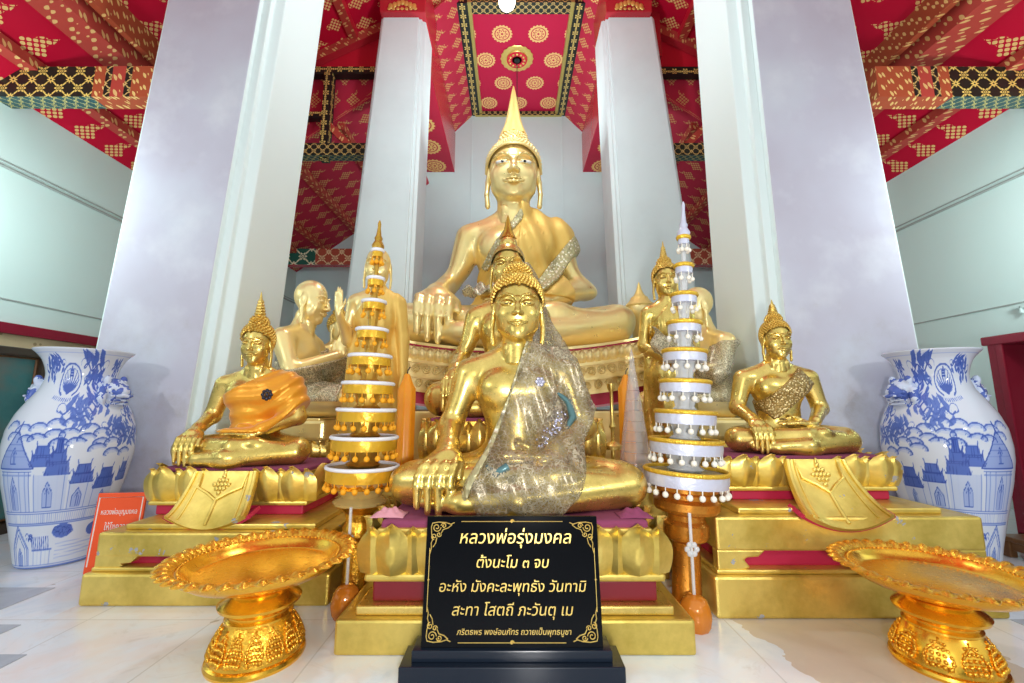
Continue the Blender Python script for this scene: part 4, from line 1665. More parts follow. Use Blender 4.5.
# small clutter beside the knees: ribbon ends and a rumpled wrap on the felt
for nm, lab, cx, cy, mt in (('crumpled_cloth', 'crumpled pale pink wrap on the front plinth beside the knee at left', -.565, 2.085, 'pink_cloth'),
                            ('crumpled_cloth', 'crumpled magenta wrap on the front plinth beside the knee at right', .56, 2.075, 'magenta_felt')):
    cl = MB()
    cl.grid(lambda u, v: (-.075 + .15 * u, -.055 + .11 * v, .004 + .030 * math.sin(PI * u) * math.sin(PI * v) * (1 + .35 * math.sin(17 * u + 5 * v) * math.cos(11 * v))), 22, 16, thick=.004)
    o = cl.build(nm, M[mt], smooth=180)
    o.location = (cx, cy, .498)
    tag(o, lab, 'cloth')

# -- middle plinth with its shelf
p = thing('lotus_plinth', 'tall gold lotus plinth under the half hidden middle Buddha', 'plinth', (.0, 3.0, 0))
block(p, 'base_block', M['gold_pedestal'], .92, .40, 0, .50, yoff=.07, bevel=.012)
block(p, 'red_band', M['plinth_red'], .56, .36, .50, .625)
block(p, 'moulding', M['gold_leaf'], .585, .375, .625, .68, bevel=.014)
block(p, 'core', M['gold_dark'], .50, .32, .68, .91)
block(p, 'felt_top', M['magenta_felt'], .50, .32, .90, .925)
lotus_row(p, M['gold_leaf'], .52, .335, .675, .245, 8, 5, bulge=.035, flare=.03, ridge=.02, tipp=.5)


def drop_cloth(root, w0, w1, z0, z1, y, mat, red, reach=.23):
    """carved cloth hanging over the front of a plinth with a leaf motif"""
    m = MB()
    H = z1 - z0
    prof = lambda v: y - .03 - reach * v ** 1.7 - .018 * math.sin(PI * v)
    def fn(u, v):
        hw = (w0 + (w1 - w0) * v) / 2
        z = z1 - H * v + (.07 * (2 * u - 1) ** 2 * v ** 3)
        return ((2 * u - 1) * hw, prof(v), z)
    m.grid(lambda u, v: fn(1 - u, v), 16, 20, thick=.02)
    o = m.build('drop_cloth', mat, root, smooth=60)
    r = MB()
    for s in (-1, 1):
        r.tube([(s * (w0 + (w1 - w0) * v) / 2 * .94, prof(v) - .004, z1 - H * v + .07 * .88 * v ** 3) for v in [k / 14 for k in range(15)]], .011, 6)
        r.tube([(s * (w0 + (w1 - w0) * v) / 2 * .72, prof(v) - .003, z1 - H * v + .07 * .5 * v ** 3) for v in [k / 14 for k in range(14)]], .006, 6)
        r.tube([(0, prof(.52) - .004, z1 - H * .52), (s * w0 * .16, prof(.40) - .006, z1 - H * .40), (s * w0 * .34, prof(.3) - .006, z1 - H * .30), (s * w0 * .36, prof(.05) - .004, z1 - H * .05)], .008, 6)
    r.tube([(0, prof(v) - .004, z1 - H * v) for v in (.5, .65, .8, .93)], .008, 6)
    r.build('border_relief', mat, o, smooth=60)
    k = MB()
    for i in range(5):
        for j in range(-i if i < 3 else -(4 - i), (i if i < 3 else 4 - i) + 1):
            v = .10 + i * .075
            k.ball((j * .020, prof(v) - .004, z1 - H * v), .012, 8, 6, (1, .6, 1.2))
    k.ball((0, prof(.06), z1 - H * .05), .012, 8, 6, (.8, .6, 2))
    k.build('leaf_motif', mat, o, smooth=60)
    q = MB()
    q.grid(lambda u, v: ((1 - 2 * u) * (w1 * 1.12) / 2, prof(1) + .02 + .10 * v, z0 - .02 + .07 * (2 * u - 1) ** 2 + .03 * v), 16, 4, thick=.02)
    q.build('cloth_lining', red, o, smooth=60)


def old_plinth(name, label, loc, hx, zs, lot_hx, lot_dx, lot_y, nf, drop, tipp, brackets=True):
    p = thing(name, label, 'plinth', loc)
    z1, z2, z3, z4, z5 = zs
    hy = .42
    block(p, 'base_block', M['gold_worn'], hx, hy, 0, z1, bevel=.014)
    # recessed red panel held by carved brackets
    block(p, 'base_moulding', M['gold_worn'], hx * .965, hy * .94, z1, z1 + .022)
    block(p, 'red_band', M['plinth_red'], hx * .86, hy * .80, z1 + .02, z2)
    for s in (-1, 1):
        for f in ((-1,) if brackets else ()):
            pts = [(s * hx * .95, z1 + .015), (s * hx * .95, z2 + .005), (s * hx * .60, z2 + .005), (s * hx * .66, z2 - .028), (s * hx * .74, z2 - .032), (s * hx * .76, (z1 + z2) / 2 + .01), (s * hx * .72, z1 + .028), (s * hx * .78, z1 + .015)]
            if s > 0:
                pts = pts[::-1]
            MB().prism(pts, f * hy * .92, f * hy * .78).build('corner_bracket', M['gold_worn'], p, smooth=0, bevel=.008)
    for x in (0,):
        pts = [(-.10, z2 + .004), (.10, z2 + .004), (.05, z2 - .022), (.0, z2 - .055), (-.05, z2 - .022)]
        MB().prism(pts[::-1], -hy * .92, -hy * .78).build('hanging_leaf', M['gold_worn'], p, smooth=0, bevel=.006)
    block(p, 'upper_slab', M['gold_worn'], hx * .95, hy * .93, z2, z3, bevel=.012)
    block(p, 'slab_step', M['gold_worn'], lot_hx * 1.1, hy * .80, z3, z3 + .03)
    q = thing_part(p, (lot_dx, lot_y, 0))
    block(q, 'neck_band', M['plinth_red'], lot_hx * .93, .26, z3 + .03, z4)
    block(q, 'moulding', M['gold_worn'], lot_hx * 1.0, .285, z4, z4 + .025, bevel=.01)
    block(q, 'core', M['gold_worn'], lot_hx * .95, .25, z4 + .02, z5 - .02)
    block(q, 'felt_top', M['magenta_felt'], lot_hx * .95, .255, z5 - .03, z5 - .002)
    lotus_row(q, M['gold_worn'], lot_hx * .97, .265, z4 + .02, z5 - z4 - .005, nf, 3, bulge=.03, flare=.05, ridge=.020, tipp=tipp, gap=((-.14, .14),))
    drop_cloth(q, drop[0], drop[1], drop[2], z5 - .012, -.29, M['gold_worn'], M['plinth_red'], drop[3])
    return p


def thing_part(root, loc):
    """a joined upper piece of a plinth: plain empty that carries parts"""
    o = bpy.data.objects.new('lotus_tier', None)
    o.empty_display_size = .05
    COL.objects.link(o)
    o.parent = root
    o.location = loc
    return o


old_plinth('old_plinth', 'chipped gold and red plinth left of centre under the orange robed Buddha', (-1.555, 2.75, 0), .63, (.155, .225, .345, .43, .64), .46, -.085, .12, 6, (.36, .42, .35, .15), .46)
old_plinth('old_plinth', 'chipped gold and red plinth at the right with a curved carved drop cloth', (1.665, 2.62, 0), .695, (.19, .295, .455, .535, .722), .47, -.01, .12, 6, (.32, .42, .405, .22), .40)

# ---------------------------------------------------------------- throne of the great image
t = thing('great_throne', 'pale gold carved throne with a sagging lotus rim under the great Buddha', 'throne', (.02, 4.90, 0))
HX, HY = 1.40, .66


def sag(x):
    return .078 * (x / 1.0) ** 2 if abs(x) < 1.6 else .2


def band(name, mat, z0, z1, ex, parent=t, seg=36):
    """curved course of the throne following the sagging line"""
    m = MB()
    hx, hy = HX + ex, HY + ex
    ring = [(-hx + 2 * hx * i / seg, -hy) for i in range(seg + 1)] + [(hx, -hy + 2 * hy * i / 6) for i in range(1, 7)] + \
           [(hx - 2 * hx * i / seg, hy) for i in range(1, seg + 1)] + [(-hx, hy - 2 * hy * i / 6) for i in range(1, 6)]
    n = len(ring)
    vs = [(x, y, z0 + sag(x)) for x, y in ring] + [(x, y, z1 + sag(x)) for x, y in ring]
    fs = [(i, (i + 1) % n, (i + 1) % n + n, i + n) for i in range(n)]
    # caps as strips between front and back
    for i in range(seg):
        b0, b1 = seg + 6 + (seg - i), seg + 6 + (seg - i) - 1
        fs.append((n + i, n + i + 1, n + b1, n + b0))
        fs.append((i + 1, i, b0, b1))
    m.add(vs, fs)
    return m.build(name, mat, parent, smooth=30)


band('seat_slab', M['gold_pale'], 1.530, 1.556, .0)
band('red_line', M['plinth_red'], 1.515, 1.530, -.012)
band('petal_course', M['gold_carved'], 1.38, 1.515, -.05)
band('bead_moulding', M['gold_pale'], 1.352, 1.38, .0)
band('scroll_course', M['gold_carved'], 1.23, 1.352, -.05)
band('lower_moulding', M['gold_pale'], 1.205, 1.23, -.01)
band('scroll_course', M['gold_carved'], 1.09, 1.205, -.06)
band('moulding', M['gold_pale'], 1.065, 1.09, -.03)
band('red_course', M['plinth_red'], .95, 1.065, -.09)
band('pink_line', M['pink_cloth'], .93, .95, -.06)
MB().box((0, 0, .455), (2 * HX - .1, 2 * HY - .1, .99)).build('base_block', M['gold_pale'], t, smooth=0, bevel=.02)
block(t, 'back_block', M['gold_pale'], 1.05, .2, 0, 1.55, yoff=.80)
for i in range(34):
    x = -HX + .04 + (2 * HX - .08) * (i + .5) / 34
    m = MB()
    petal(m, (x, -HY + .05), (1, 0), (0, -1), .086, .135, .028, .02, .014, .45, 1.382 + sag(x), nu=6, nv=7)
    m.build('carved_petal', M['gold_carved'], t, smooth=60)
for row, (zc, r0, n) in enumerate(((1.29, .047, 26), (1.148, .042, 24))):
    for i in range(n):
        x = -HX + .06 + (2 * HX - .12) * (i + .5) / n
        sg = 1 if i % 2 else -1
        pts = []
        for k in range(20):
            a = k / 19 * 3.6 * PI
            rr = r0 * (1 - k / 25)
            pts.append((x + sg * rr * math.cos(a), -HY + .04 - (row * -.01), zc + rr * math.sin(a) + sag(x)))
        MB().tube(pts, .0095, 6).build('scroll', M['gold_carved'], t, smooth=60)

# slender golden chedis standing behind the throne's ends
ch = None
for px, lab in ((393, 'small golden spire behind the great Buddha\'s knee at left'), (629, 'small golden spire behind the great Buddha\'s knee at right')):
    x, z = at(px, 281, 5.2)
    if ch is None:
        ch = thing('golden_chedi', lab, 'spire', (x - (.12 if px < 500 else -.12), 5.2, 0))
        zb = z - .34
        MB().lathe([(.17, 0), (.17, .08), (.12, .12), (.10, zb - .3), (.13, zb - .2), (.16, zb - .12), (.18, zb - .05), (.165, zb)], 24).build('pillar', M['gold_pale'], ch, smooth=40)
        MB().lathe([(.165, zb), (.175, zb + .02), (.15, zb + .05), (.12, zb + .08), (.105, zb + .11), (.095, zb + .13), (.07, zb + .145), (.05, zb + .18), (.03, zb + .23), (.016, zb + .29), (0, zb + .33)], 24,
                   mod=lambda a, z, j: 1 + .05 * math.cos(10 * a)).build('bell_spire', M['gold_matte'], ch, smooth=40)
    else:
        ch2 = copy_tree(ch)
        ch2.location.x = x + .12
        ch2['label'] = lab

# ---------------------------------------------------------------- tiered offering trees
def tree(name, label, loc, tiers, top, band_m, rim_m, inner_m, trim_m, pom_m, silver):
    root = thing(name, label, 'offering tree', loc)
    pole = MB().tube([(0, 0, .45), (0, 0, tiers[-1][0])], .011, 8)
    pole.build('centre_pole', M['glass_rod'] if silver else M['tinsel'], root)
    for k, (z, r) in enumerate(tiers):
        bh = .066 - .0032 * k
        d = MB().lathe([(0, z - bh * .2), (r * .93, z - bh * .2), (r * .95, z - .004), (0, z - .004)], 40)
        d = d.build('tray_disc', inner_m, root, smooth=40)
        b = MB().lathe([(r * .93, z - bh), (r * .985, z - bh), (r * 1.0, z - bh * .5), (r * .99, z - .006), (r * .93, z - .006)], 48, mod=lambda a, zz, j: 1 + .012 * math.cos(22 * a + j))
        b.build('fabric_band', band_m, d, smooth=60)
        rm = MB()
        rm.tube([(r * .985 * math.cos(a), r * .985 * math.sin(a), z + .001) for a in [2 * PI * i / 40 for i in range(40)]], .0105 if not silver else .012, 8, closed=True)
        rm.build('rim_cord', rim_m, d, smooth=180)
        if trim_m is not None:
            rm = MB()
            rm.tube([(r * 1.0 * math.cos(a), r * 1.0 * math.sin(a), z - bh - .004) for a in [2 * PI * i / 40 for i in range(40)]], .008, 6, closed=True)
            rm.build('lower_cord', trim_m, d, smooth=180)
        n = max(7, int(2 * PI * r / .056))
        for i in range(n):
            a = 2 * PI * (i + .5) / n
            pb = MB().ball((r * .97 * math.cos(a), r * .97 * math.sin(a), z - bh - .034), .0155 if r > .1 else .013, 8, 6)
            pb.tube([(r * .97 * math.cos(a), r * .97 * math.sin(a), z - bh - .022), (r * .97 * math.cos(a), r * .97 * math.sin(a), z - bh)], .003, 5)
            pb.build('pompom', pom_m, d, smooth=180)
        if k:
            zz = tiers[k - 1][0]
            cr = MB().lathe([(r * .42, zz), (r * .5, zz + .012), (r * .36, zz + .03), (r * .55, z - bh * .3)], 20, mod=lambda a, q, j: 1 + .12 * math.cos(8 * a))
            cr.build('tier_core', M['tinsel'] if not silver else M['glass_rod'], root, smooth=60)
    zt = tiers[-1][0]
    sp = MB().lathe([(.032, zt), (.036, zt + .03), (.026, zt + .05), (.020, zt + .06), (.024, zt + .075), (.016, zt + .09), (.009, zt + (top - zt) * .75), (.010, top - .02), (.004, top), (0, top)], 14)
    sp.build('spire_finial', band_m if silver else M['gold_dark'], root, smooth=50)
    return root


def tiers_from(ys, ws, y, st):
    out = []
    for py, w in zip(ys, ws):
        x, z = at(380, py, y)
        v = (341.5 - py) / F_PX
        tt = y / (CP - v * SP)
        out.append((z, w / 2 / F_PX * tt / st))
    return out


LT = tiers_from((466, 437, 410, 384, 357, 331, 303, 280, 252), (72, 66, 58, 51, 42, 31, 23, 16, 11), 2.42, 1.05)
RT = tiers_from((470, 440, 412, 382, 352, 324, 296, 267, 239), (83, 72, 60, 50, 43, 33, 25, 17, 11), 2.32, 1.06)
lt = tree('tiered_offering', 'gold tiered offering tree with white rims and orange pompoms at left', (-.82, 2.40, 0), LT, at(378, 222, 2.42)[1], M['gold_satin'], M['white_felt'], M['disc_brown'], None, M['pom_orange'], False)
rt = tree('tiered_offering', 'silver tiered offering tree with yellow rims and white pompoms at right', (.865, 2.30, 0), RT, at(690, 203, 2.32)[1], M['silver_satin'], M['gold_trim'], M['disc_grey'], None, M['pom_white'], True)
# feet of the trees
f = MB().lathe([(.085, 0), (.085, .03), (.07, .05), (.06, .30), (.08, .33), (.08, .37), (.065, .40), (.075, .44), (.12, .475), (.135, .485)], 40, mod=lambda a, z, j: 1 + .015 * math.cos(12 * a))
f.build('turned_foot', M['gold_relief'], lt, smooth=30)
MB().lathe([(.135, .485), (.14, .50), (.10, .52), (.12, .55), (.155, .58), (.17, .61)], 36, mod=lambda a, z, j: 1 + .02 * math.cos(16 * a)).build('clear_bowl', M['clear_cup'], lt, smooth=40)
MB().lathe([(.15, .57), (.16, .585), (.165, .615), (.15, .63)], 40, mod=lambda a, z, j: 1 + .02 * math.cos(20 * a)).build('skirt', M['gold_relief'], lt, smooth=40)
f = MB().lathe([(.08, 0), (.08, .04), (.07, .06), (.065, .32), (.10, .34), (.108, .36), (.108, .41), (.09, .43), (.09, .455), (.15, .475), (.16, .49), (.16, .525), (.13, .54), (.13, .56), (.155, .575), (.155, .60), (.14, .62)], 40, mod=lambda a, z, j: 1 + .012 * math.cos(14 * a))
f.build('turned_foot', M['gold_orange'], rt, smooth=30)
rt.rotation_euler = (0, .05, 0)
lt.rotation_euler = (0, .02, 0)
# amber glass stems standing on the floor in front of the trees
M['amber'] = Mat('amber', (.62, .20, .02), .08, .1).m


def stem(label, loc, h):
    root = thing('incense_lamp', label, 'lamp', loc)
    MB().lathe([(0, 0), (.055, .0), (.066, .02), (.072, .06), (.064, .10), (.05, .125), (.03, .14), (0, .145)], 28, mod=lambda a, z, j: 1 + .03 * math.cos(8 * a)).build('amber_base', M['amber'], root, smooth=50)
    MB().tube([(0, 0, .13), (0, 0, h)], .0075, 8).build('rod', M['glass_rod'], root)
    b = MB()
    for k in range(6):
        a = k * PI / 3
        b.ball((.022 * math.cos(a), -.006, h * .68 + .022 * math.sin(a)), .014, 8, 5, (1, .5, 1))
    b.build('rod_flower', M['glass_rod'], root, smooth=180)


stem('clear rod on an amber glass base, floor right of the front plinth', (.835, 2.12, 0), .50)
stem('clear rod on an amber glass base, floor left of the front plinth', (-.80, 2.235, 0), .50)

# candles
def candle(label, loc, r, h):
    root = thing('candle', label, 'candle', loc, 0, 'orange altar candles')
    MB().lathe([(r * .98, 0), (r, .01), (r, h), (r * .86, h + .012), (r * .55, h + r * .9), (r * .30, h + r * 1.6), (r * .22, h + r * 1.7), (0, h + r * 1.72)], 40, mod=lambda a, z, j: 1 + .035 * math.cos(8 * a)).build('wax_body', M['wax_orange'], root, smooth=40)
    MB().tube([(0, 0, h + r * 1.6), (.004, 0, h + r * 1.6 + .03), (.018, 0, h + r * 1.6 + .05)], .004, 6).build('wick', M['wick'], root)


x, z = at(409, 392, 2.78)
candle('thick orange candle standing left of the front Buddha', (x - .015, 2.78, .50), .057, z - .50 + .02)
x, z = at(626, 388, 3.02)
candle('thick orange candle half hidden behind the clear plastic cone', (x, 3.02, .50), .055, z - .50)

# stacked clear plastic cone right of the front image
x, z = at(640, 348, 2.90)
cn = thing('plastic_cone', 'clear stacked plastic cone right of the front Buddha', 'cone', (x - .06, 2.90, .50))
HT = z - .5
for k in range(12):
    z0, z1 = HT * .9 * k / 12, HT * .9 * (k + 1) / 12
    r0 = .11 * (1 - k / 12.5) + .01
    r1 = .11 * (1 - (k + .8) / 12.5) + .01
    MB().lathe([(r0, z0), (r0 * .99, z0 + .006), (r1, z1 - .003), (r1 * .9, z1)], 28, mod=lambda a, zz, j: 1 + .03 * math.cos(10 * a)).build('cone_tier', M['clear_plastic'], cn, smooth=40)
MB().lathe([(.02, HT * .9), (.012, HT * .95), (0, HT)], 12).build('cone_tip', M['clear_plastic'], cn, smooth=60)

# slim candlestick on the middle plinth's shelf
x, z = at(611, 384, 2.74)
cs = thing('candlestick', 'slim gold candlestick behind the lace right of centre', 'candlestick', (x, 2.74, .50))
h = z - .5
MB().lathe([(.05, 0), (.05, .012), (.03, .03), (.02, .06), (.032, .09), (.036, .11), (.014, .13), (.011, h * .55), (.022, h * .58), (.011, h * .62), (.010, h * .92), (.024, h * .95), (.028, h), (0, h)], 20).build('stem', M['gold_leaf'], cs, smooth=40)
MB().lathe([(.045, h * .36), (.052, h * .40), (.02, h * .44)], 20, mod=lambda a, zz, j: 1 + .1 * math.cos(6 * a)).build('drip_cup', M['gold_leaf'], cs, smooth=40)

# pedestals for the side figures
for label, loc, hx, hy, H in (('gold block under the kneeling disciple at left', (-1.84, 3.72), .34, .26, .90),
                             ('gold block under the kneeling disciple at right', (1.60, 3.86), .34, .26, .90)):
    pp = thing('lotus_block', label, 'plinth', (loc[0], loc[1], 0), 0)
    block(pp, 'base_block', M['gold_pale'], hx * 1.15, hy * 1.05, 0, .45, bevel=.012)
    block(pp, 'red_band', M['plinth_red'], hx * 1.0, hy * .95, .45, .56)
    block(pp, 'core', M['gold_pale'], hx * .95, hy * .9, .56, .74)
    lotus_row(pp, M['gold_leaf'], hx, hy, .56, .17, 6, 4, bulge=.03, flare=.03, ridge=.014)
    block(pp, 'seat_slab', M['gold_pale'], hx * 1.05, hy, .72, H - .012, bevel=.03)
    block(pp, 'felt', M['gold_pale'], hx * .9, hy * .9, H - .02, H)
pp = thing('lotus_block', 'gold block under the small crowned figure at left', 'plinth', (-1.80, 4.45, 0))
block(pp, 'base_block', M['gold_pale'], .27, .22, 0, .8, bevel=.012)
block(pp, 'seat_slab', M['gold_pale'], .29, .24, .8, 1.02, bevel=.03)
for label, loc, H in (('round gold stand under the standing monk', (-1.085, 3.36), .44), ('round gold stand under the slim standing Buddha', (1.235, 3.36), .49)):
    pp = thing('round_stand', label, 'stand', (loc[0], loc[1], 0))
    MB().lathe([(.155, 0), (.155, .1), (.14, .13), (.13, H - .12), (.15, H - .08), (.155, H - .02), (.15, H), (0, H)], 36).build('drum', M['gold_pedestal'], pp, smooth=30)
    for k in range(14):
        a = 2 * PI * k / 14
        m = MB()
        petal(m, (.15 * math.cos(a), .15 * math.sin(a)), (-math.sin(a), math.cos(a)), (math.cos(a), math.sin(a)), .07, .10, .015, .0, .01, .45, H - .13, nu=6, nv=6)
        m.build('stand_petal', M['gold_leaf'], pp, smooth=60)
# ---------------------------------------------------------------- footed trays in front
def footed_tray(label, loc, R, H, foot_r, relief):
    root = thing('footed_tray', label, 'footed tray', loc, 0, 'gold footed offering trays')
    # dish with a raised lip
    MB().lathe([(foot_r * .62, H * .70), (R * .50, H * .76), (R * .72, H * .84), (R * .84, H * .92), (R * .86, H * .965), (R * .80, H * .975), (R * .755, H * .94), (R * .70, H * .885), (R * .66, H * .872), (0, H * .868)], 72).build('dish', M['gold_tray'], root, smooth=35)
    # beaded inner ring
    b = MB()
    for i in range(90):
        a = 2 * PI * i / 90
        b.ball((R * .80 * math.cos(a), R * .80 * math.sin(a), H * .978), R * .014, 6, 4)
    b.build('bead_ring', M['gold_relief'], root, smooth=180)
    # leaf border: pointed scalloped leaves round the rim
    n = 38
    ring = MB()
    def rim(u, v):
        a = 2 * PI * u
        s = abs(math.sin(n / 2 * a))
        ro = R * (.84 + .175 * v * (.62 + .38 * s ** 1.5))
        z = H * (.965 + .035 * v + .012 * math.sin(PI * v) + .030 * s * math.sin(PI * v) + .008 * math.cos(2 * n * a) * v * (1 - v) * 4)
        return (ro * math.cos(a), ro * math.sin(a), z)
    ring.grid(rim, 480, 8, thick=.006)
    ring.build('leaf_rim', M['gold_relief'], root, smooth=60)
    # foot
    f = foot_r
    MB().lathe([(f * 1.0, 0), (f * 1.02, H * .03), (f * 1.0, H * .06), (f * .94, H * .075), (f * .93, H * .10)], 64).build('foot_ring', M['gold_tray'], root, smooth=30)
    MB().lathe([(f * .93, H * .10), (f * .90, H * .17), (f * .82, H * .27), (f * .72, H * .36), (f * .66, H * .40)], 64).build('foot', M['gold_relief'] if relief else M['gold_tray'], root, smooth=40)
    MB().lathe([(f * .66, H * .40), (f * .70, H * .41), (f * .70, H * .43), (f * .64, H * .45), (f * .66, H * .48), (f * .84, H * .54), (f * .86, H * .57), (f * .80, H * .60), (f * .66, H * .64), (f * .60, H * .665), (f * .66, H * .69), (f * .62, H * .70)], 64).build('neck_ring', M['gold_tray'], root, smooth=30)
    # raised foliage on the foot
    k = 9 if not relief else 14
    for i in range(k):
        a = 2 * PI * (i + .5) / k
        o = MB()
        def surf(du, v):
            aa = a + du
            r = f * (.945 - .27 * v ** 1.5 + .012)
            return (r * math.cos(aa), r * math.sin(aa), H * (.10 + .29 * v))
        w = PI / k * .78
        for j in range(5):
            v = .12 + j * .17
            ww = w * (1 - abs(v - .35) * 1.1)
            for q in (-1, -.5, 0, .5, 1):
                p = surf(q * ww, v + .03 * (1 - abs(q)))
                o.ball(p, f * .050 * (1.1 - .5 * v), 6, 5)
        for sg in (-1, 1):
            o.tube([surf(sg * w * math.sin(PI * min(1, .15 + t_)) ** .8, .02 + .95 * t_) for t_ in [m_ / 8 for m_ in range(9)]], f * .022, 5)
        o.build('foliage_relief', M['gold_relief'], root, smooth=180)
    return root


footed_tray('gold footed offering tray with leafy rim at lower left', (-1.03, 1.90, 0), .36, .385, .178, True)
footed_tray('gold footed offering tray with leafy rim cut by the right edge', (1.70, 1.85, 0), .345, .352, .172, False)

# ---------------------------------------------------------------- black plaque with gilt Thai text
def glyph_mesh(o, name, depth, size):
    """letters as one shallow mesh, overlapping strokes filled by winding number"""
    from mathutils.geometry import interpolate_bezier
    cu = o.to_curve(bpy.context.evaluated_depsgraph_get())
    loops = []
    for sp in cu.splines:
        pts = []
        bp = sp.bezier_points
        if len(bp) > 1:
            for i in range(len(bp)):
                a, b_ = bp[i], bp[(i + 1) % len(bp)]
                pts += [(p.x, p.y) for p in interpolate_bezier(a.co, a.handle_right, b_.handle_left, b_.co, 7)[:-1]]
        else:
            pts = [(p.co.x, p.co.y) for p in sp.points]
        q = []
        for p in pts:
            if not q or math.hypot(p[0] - q[-1][0], p[1] - q[-1][1]) > 1e-6:
                q.append(p)
        if len(q) > 2:
            loops.append(q)
    o.to_curve_clear()
    loops.sort(key=lambda q: min(p[0] for p in q))
    groups, right = [], -1e9
    for q in loops:
        if not groups or min(p[0] for p in q) - right > size * .13:
            groups.append([])
        groups[-1].append(q)
        right = max(right, max(p[0] for p in q))
    return [fill_loops(g, name, depth) for g in groups]


def fill_loops(loops, name, depth):
    from mathutils.geometry import delaunay_2d_cdt
    V, E_ = [], []
    for q in loops:
        n0 = len(V)
        V += [Vector(p) for p in q]
        E_ += [(n0 + i, n0 + (i + 1) % len(q)) for i in range(len(q))]
    vo, eo, fo, *_ = delaunay_2d_cdt(V, E_, [], 0, 1e-7)
    P_ = np.array([(v.x, v.y) for v in vo])
    T = np.array([list(f) for f in fo])
    C_ = P_[T].mean(1)
    wn = np.zeros(len(T), int)
    for q in loops:
        A = np.array(q)
        B = np.roll(A, -1, 0)
        for i in range(len(A)):
            (ax, ay), (bx, by) = A[i], B[i]
            s_ = (bx - ax) * (C_[:, 1] - ay) - (C_[:, 0] - ax) * (by - ay)
            wn += ((ay <= C_[:, 1]) & (by > C_[:, 1]) & (s_ > 0)).astype(int) - ((ay > C_[:, 1]) & (by <= C_[:, 1]) & (s_ < 0)).astype(int)
    T = T[wn != 0]
    used = np.unique(T)
    re_ = {int(u): i for i, u in enumerate(used)}
    me = bpy.data.meshes.new(name)
    tris = [[re_[int(a)] for a in t] for t in T]
    n = len(used)
    vs_ = [(P_[u][0], P_[u][1], depth) for u in used] + [(P_[u][0], P_[u][1], 0) for u in used]
    ed = {}
    for t in tris:
        for i in range(3):
            ed[(t[i], t[(i + 1) % 3])] = 1
    sides = [(a, a + n, b_ + n, b_) for (a, b_) in ed if (b_, a) not in ed]
    me.from_pydata(vs_, [], tris + sides)
    return me


def line_text(body, width, pos, parent, mat, size=.05, shear=.18, ext=.0012, bold=0.0, name='lettering'):
    d = bpy.data.curves.new(name, 'FONT')
    d.body = body
    d.size = size
    d.shear = shear
    d.extrude = ext
    d.offset = bold
    d.align_x = 'CENTER'
    d.materials.append(mat)
    o = bpy.data.objects.new(name, d)
    link(o, parent)
    bpy.context.view_layer.update()
    w = o.dimensions.x
    if w > 0:
        s = width / w
        o.scale = (s, s if s < 1.6 else 1.0, 1)
    bpy.context.view_layer.update()
    words = glyph_mesh(o, name, ext, size)
    sc = tuple(o.scale)
    bpy.data.objects.remove(o)
    out = []
    for me in words:
        me.materials.append(mat)
        o = bpy.data.objects.new(name, me)
        link(o, parent)
        o.scale = sc
        o.location = pos
        o.rotation_euler = (PI / 2, 0, 0)
        out.append(o)
    return out


pl = thing('name_plaque', 'black granite plaque with gold Thai lettering at front centre', 'plaque', (.0, 1.80, 0))
MB().box((0, -.0, .0275), (.83, .15, .055)).build('base_slab', M['granite_base'], pl, smooth=0, bevel=.004)
MB().box((0, .01, .075), (.75, .11, .04)).build('base_step', M['granite_base'], pl, smooth=0, bevel=.004)
face = MB().box((0, 0, .23), (.69, .03, .465)).build('stone_face', M['black_granite'], pl, smooth=0, bevel=.003)
face.location = (0, -.01, .093)
face.rotation_euler = (-.14, 0, 0)


def pt(px, py):
    """photo pixel on the plaque -> local x, z of the stone face"""
    x = (px - 511) / (175.0 - (py - 514) * -.06) * .685
    z = (650 - py) / 136.0 * .46
    return x, z


FY = -.0168
for body, pxc, pyb, wpx, bold in (('หลวงพ่อรุ่งมงคล', 514, 543, 117, .012), ('ตั้งนะโม ๓ จบ', 511, 569, 75, .010), ('อะหัง มังคะละพุทธัง วันทามิ', 511, 594, 150, .010),
                                  ('สะทา โสตถี ภะวันตุ เม', 511, 618, 122, .010), ('ภริตธพร พงษ์อนภัทร ถวายเป็นพุทธบูชา', 513, 637, 114, .006)):
    x, z = pt(pxc, pyb)
    line_text(body, wpx / 171.0 * .655, (x, FY, z), face, M['gilt_letter'], bold=bold * .02)


def ornament(name, pts_list, r=.0016):
    m = MB()
    for pts in pts_list:
        m.tube([(x, FY, z) for x, z in pts], r, 6)
    return m.build(name, M['gilt_letter'], face, smooth=60)


def spiral(cx, cz, r, turns, a0, sx, sz, n=22):
    return [(cx + sx * r * (1 - .8 * k / n) * math.cos(a0 + turns * 2 * PI * k / n), cz + sz * r * (1 - .8 * k / n) * math.sin(a0 + turns * 2 * PI * k / n)) for k in range(n + 1)]


for sx in (-1, 1):
    for sz in (-1, 1):
        ox, oz = sx * .328, .23 + sz * .213
        L = lambda u, v: (ox - sx * u, oz - sz * v)
        cur = [spiral(*L(.024, .022), .017, 1.4, 0, -sx, -sz), spiral(*L(.052, .016), .011, 1.3, PI, -sx, -sz), spiral(*L(.015, .056), .012, 1.3, PI / 2, -sx, -sz), spiral(*L(.034, .048), .010, 1.2, 0, -sx, -sz),
               [L(.0, .12), L(.006, .10), L(.004, .08), L(.010, .065), L(.004, .045), L(.002, .02), L(.006, .006), L(.03, .002), L(.06, .004), L(.08, .010), L(.095, .004)],
               [L(.085, .012), L(.07, .024), L(.05, .03), L(.042, .045)], [L(.012, .095), L(.022, .08), L(.026, .06)]]
        ornament('corner_scroll', cur, .0021)
for z in (.443, .017):
    ornament('border_line', [[(-.205, z), (.205, z)], spiral(0, z, .009, 1, 0, 1, 1), spiral(0, z, .005, 1, 0, 1, 1)], .0017)
